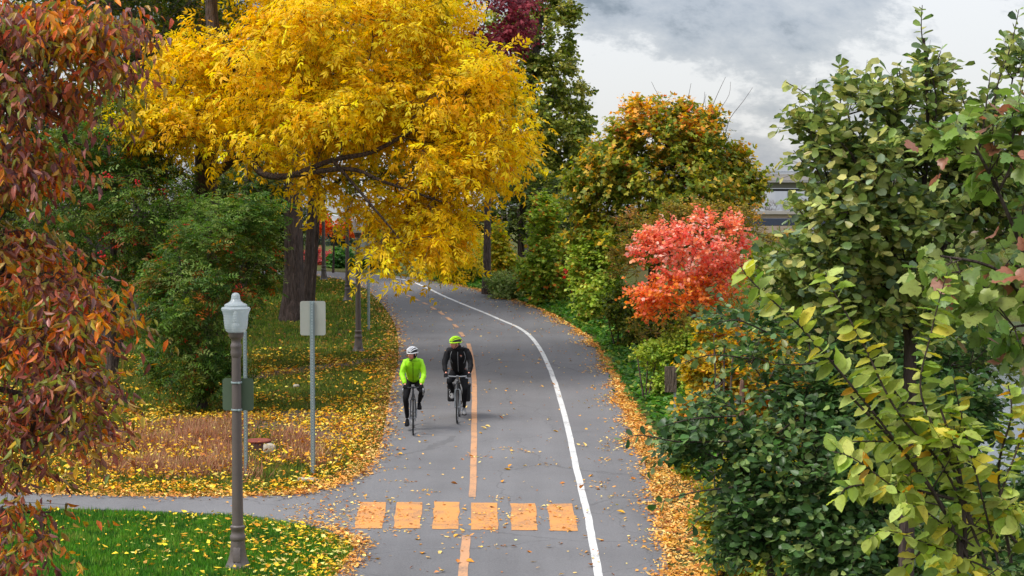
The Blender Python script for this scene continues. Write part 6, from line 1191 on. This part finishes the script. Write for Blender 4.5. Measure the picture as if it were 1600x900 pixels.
    if cfg['cap']:
        bm = bmesh.new(); bmesh.ops.create_uvsphere(bm, u_segments=24, v_segments=18, radius=1); kill = []
        for v in bm.verts:
            x, y, z = v.co
            if y < -.35 and -.75 < z < .25 and abs(x) < .75: kill.append(v)
            v.co = M @ Vector((x * .083, y * .106, z * .128 - .006))
        bmesh.ops.delete(bm, geom=kill, context='VERTS'); bm_obj('balaclava', bm, M_BLACK, R)
    else:
        bm = bmesh.new(); bmesh.ops.create_uvsphere(bm, u_segments=20, v_segments=14, radius=1); kill = [v for v in bm.verts if v.co.y < .15 or v.co.z < -.45]
        for v in bm.verts: v.co = M @ Vector((v.co.x * .081, v.co.y * .104, v.co.z * .122))
        bmesh.ops.delete(bm, geom=kill, context='VERTS'); bm_obj('hair', bm, M_HAIR, R)
    make_helmet(Vector(hd), P_['turn'], P_['tilt'], P_.get('pitch', 0), cfg['helmet'], R)
    return R
def on_path(px, py): p = G(px, py, 0.03); return (p[0], p[1], SLOPE * p[1] + 0.032)
grp = 'bicycles ridden along the path'
la, ra_ = on_path(645.5, 680), on_path(714.5, 662)
rzl, rzr = 0.05, -0.01
B, bm, cr, bb = make_bike(la, rzl, 'dark road bicycle with drop handlebars under the rider in neon jacket', grp, True, M_BFR)
ped = finish_crank(B, bm, cr, bb, math.radians(70), M_BFR)        # viewer's right foot up
rider(la, rzl, 'cyclist in neon yellow green jacket and white helmet glancing aside', dict(hip=(0, .76, .99), sh=(0, .36, 1.41), head=(-.015, .25, 1.585), turn=-.62, tilt=.05, pitch=.12, bar=(.155, .062, .935)), ped, dict(w=.97, jacket=M_NEON, zip=M_BLACK, piping=False, collar=M_NEON, cap=True, helmet=M_HELW, shoe=M_BLACK, seed=3))
B2, bm, cr, bb = make_bike(ra_, rzr, 'grey touring bicycle with flat bar under the rider in black', grp, False, M_GREY)
ped2 = finish_crank(B2, bm, cr, bb, math.radians(-112), M_ALU)      # viewer's right foot down
rider(ra_, rzr, 'cyclist in black piped jacket and neon green helmet turning to the other rider', dict(hip=(0, .76, .99), sh=(0, .37, 1.46), head=(-.05, .26, 1.63), turn=-.95, tilt=.10, pitch=.10, bar=(.235, .072, .973)), ped2, dict(w=1.12, jacket=M_JKT, zip=M_REF, piping=True, collar=M_JKT, cap=False, helmet=M_HELN, shoe=M_SHOE, seed=9))
for s, lab in ((-1, 'black pannier bag with white ring print, hung left of the rear wheel'), (1, 'black pannier bag half hidden behind the pedalling leg')):
    pb = empty('pannier_bag', ra_, lab, 'bag', 'panniers on the touring bicycle', rzr)
    bm = bmesh.new(); add_box(bm, (s * .165, .98, .52), (.15, .30, .34), None, .03); bm_obj('bag', bm, M_BAG, pb); bm = bmesh.new(); add_box(bm, (s * .168, .975, .675), (.162, .315, .07), None, .02); bm_obj('flap', bm, M_BAG, pb)
    if s < 0:
        bm = bmesh.new()
        for dz, rr in ((.05, .032), (-.025, .032)):
            pts = [(s * .165 + rr * math.cos(q), .822, .50 + dz + rr * math.sin(q)) for q in np.linspace(0, 2 * math.pi, 17)]; add_tube(bm, pts, .006, 5)
        bm_obj('ring_print', bm, M_LOGO, pb); bm = bmesh.new(); add_tube(bm, [(s * .165 - .05, .826, .60), (s * .165 + .05, .826, .60)], .006, 5); bm_obj('strap', bm, M_LOGO, pb)
bm = bmesh.new()
for s in (-1, 1): add_tube(bm, [(s * .06, 1.02, .335), (s * .075, 1.0, .70), (s * .06, .84, .72)], .006, 6); add_tube(bm, [(s * .06, .84, .72), (s * .06, 1.2, .72)], .006, 6)
for k in range(4): add_tube(bm, [(-.06, .86 + .1 * k, .72), (.06, .86 + .1 * k, .72)], .005, 6)
bm_obj('rear_rack', bm, M_BFR, B2)
import sys as _s; _s.stderr.write('')
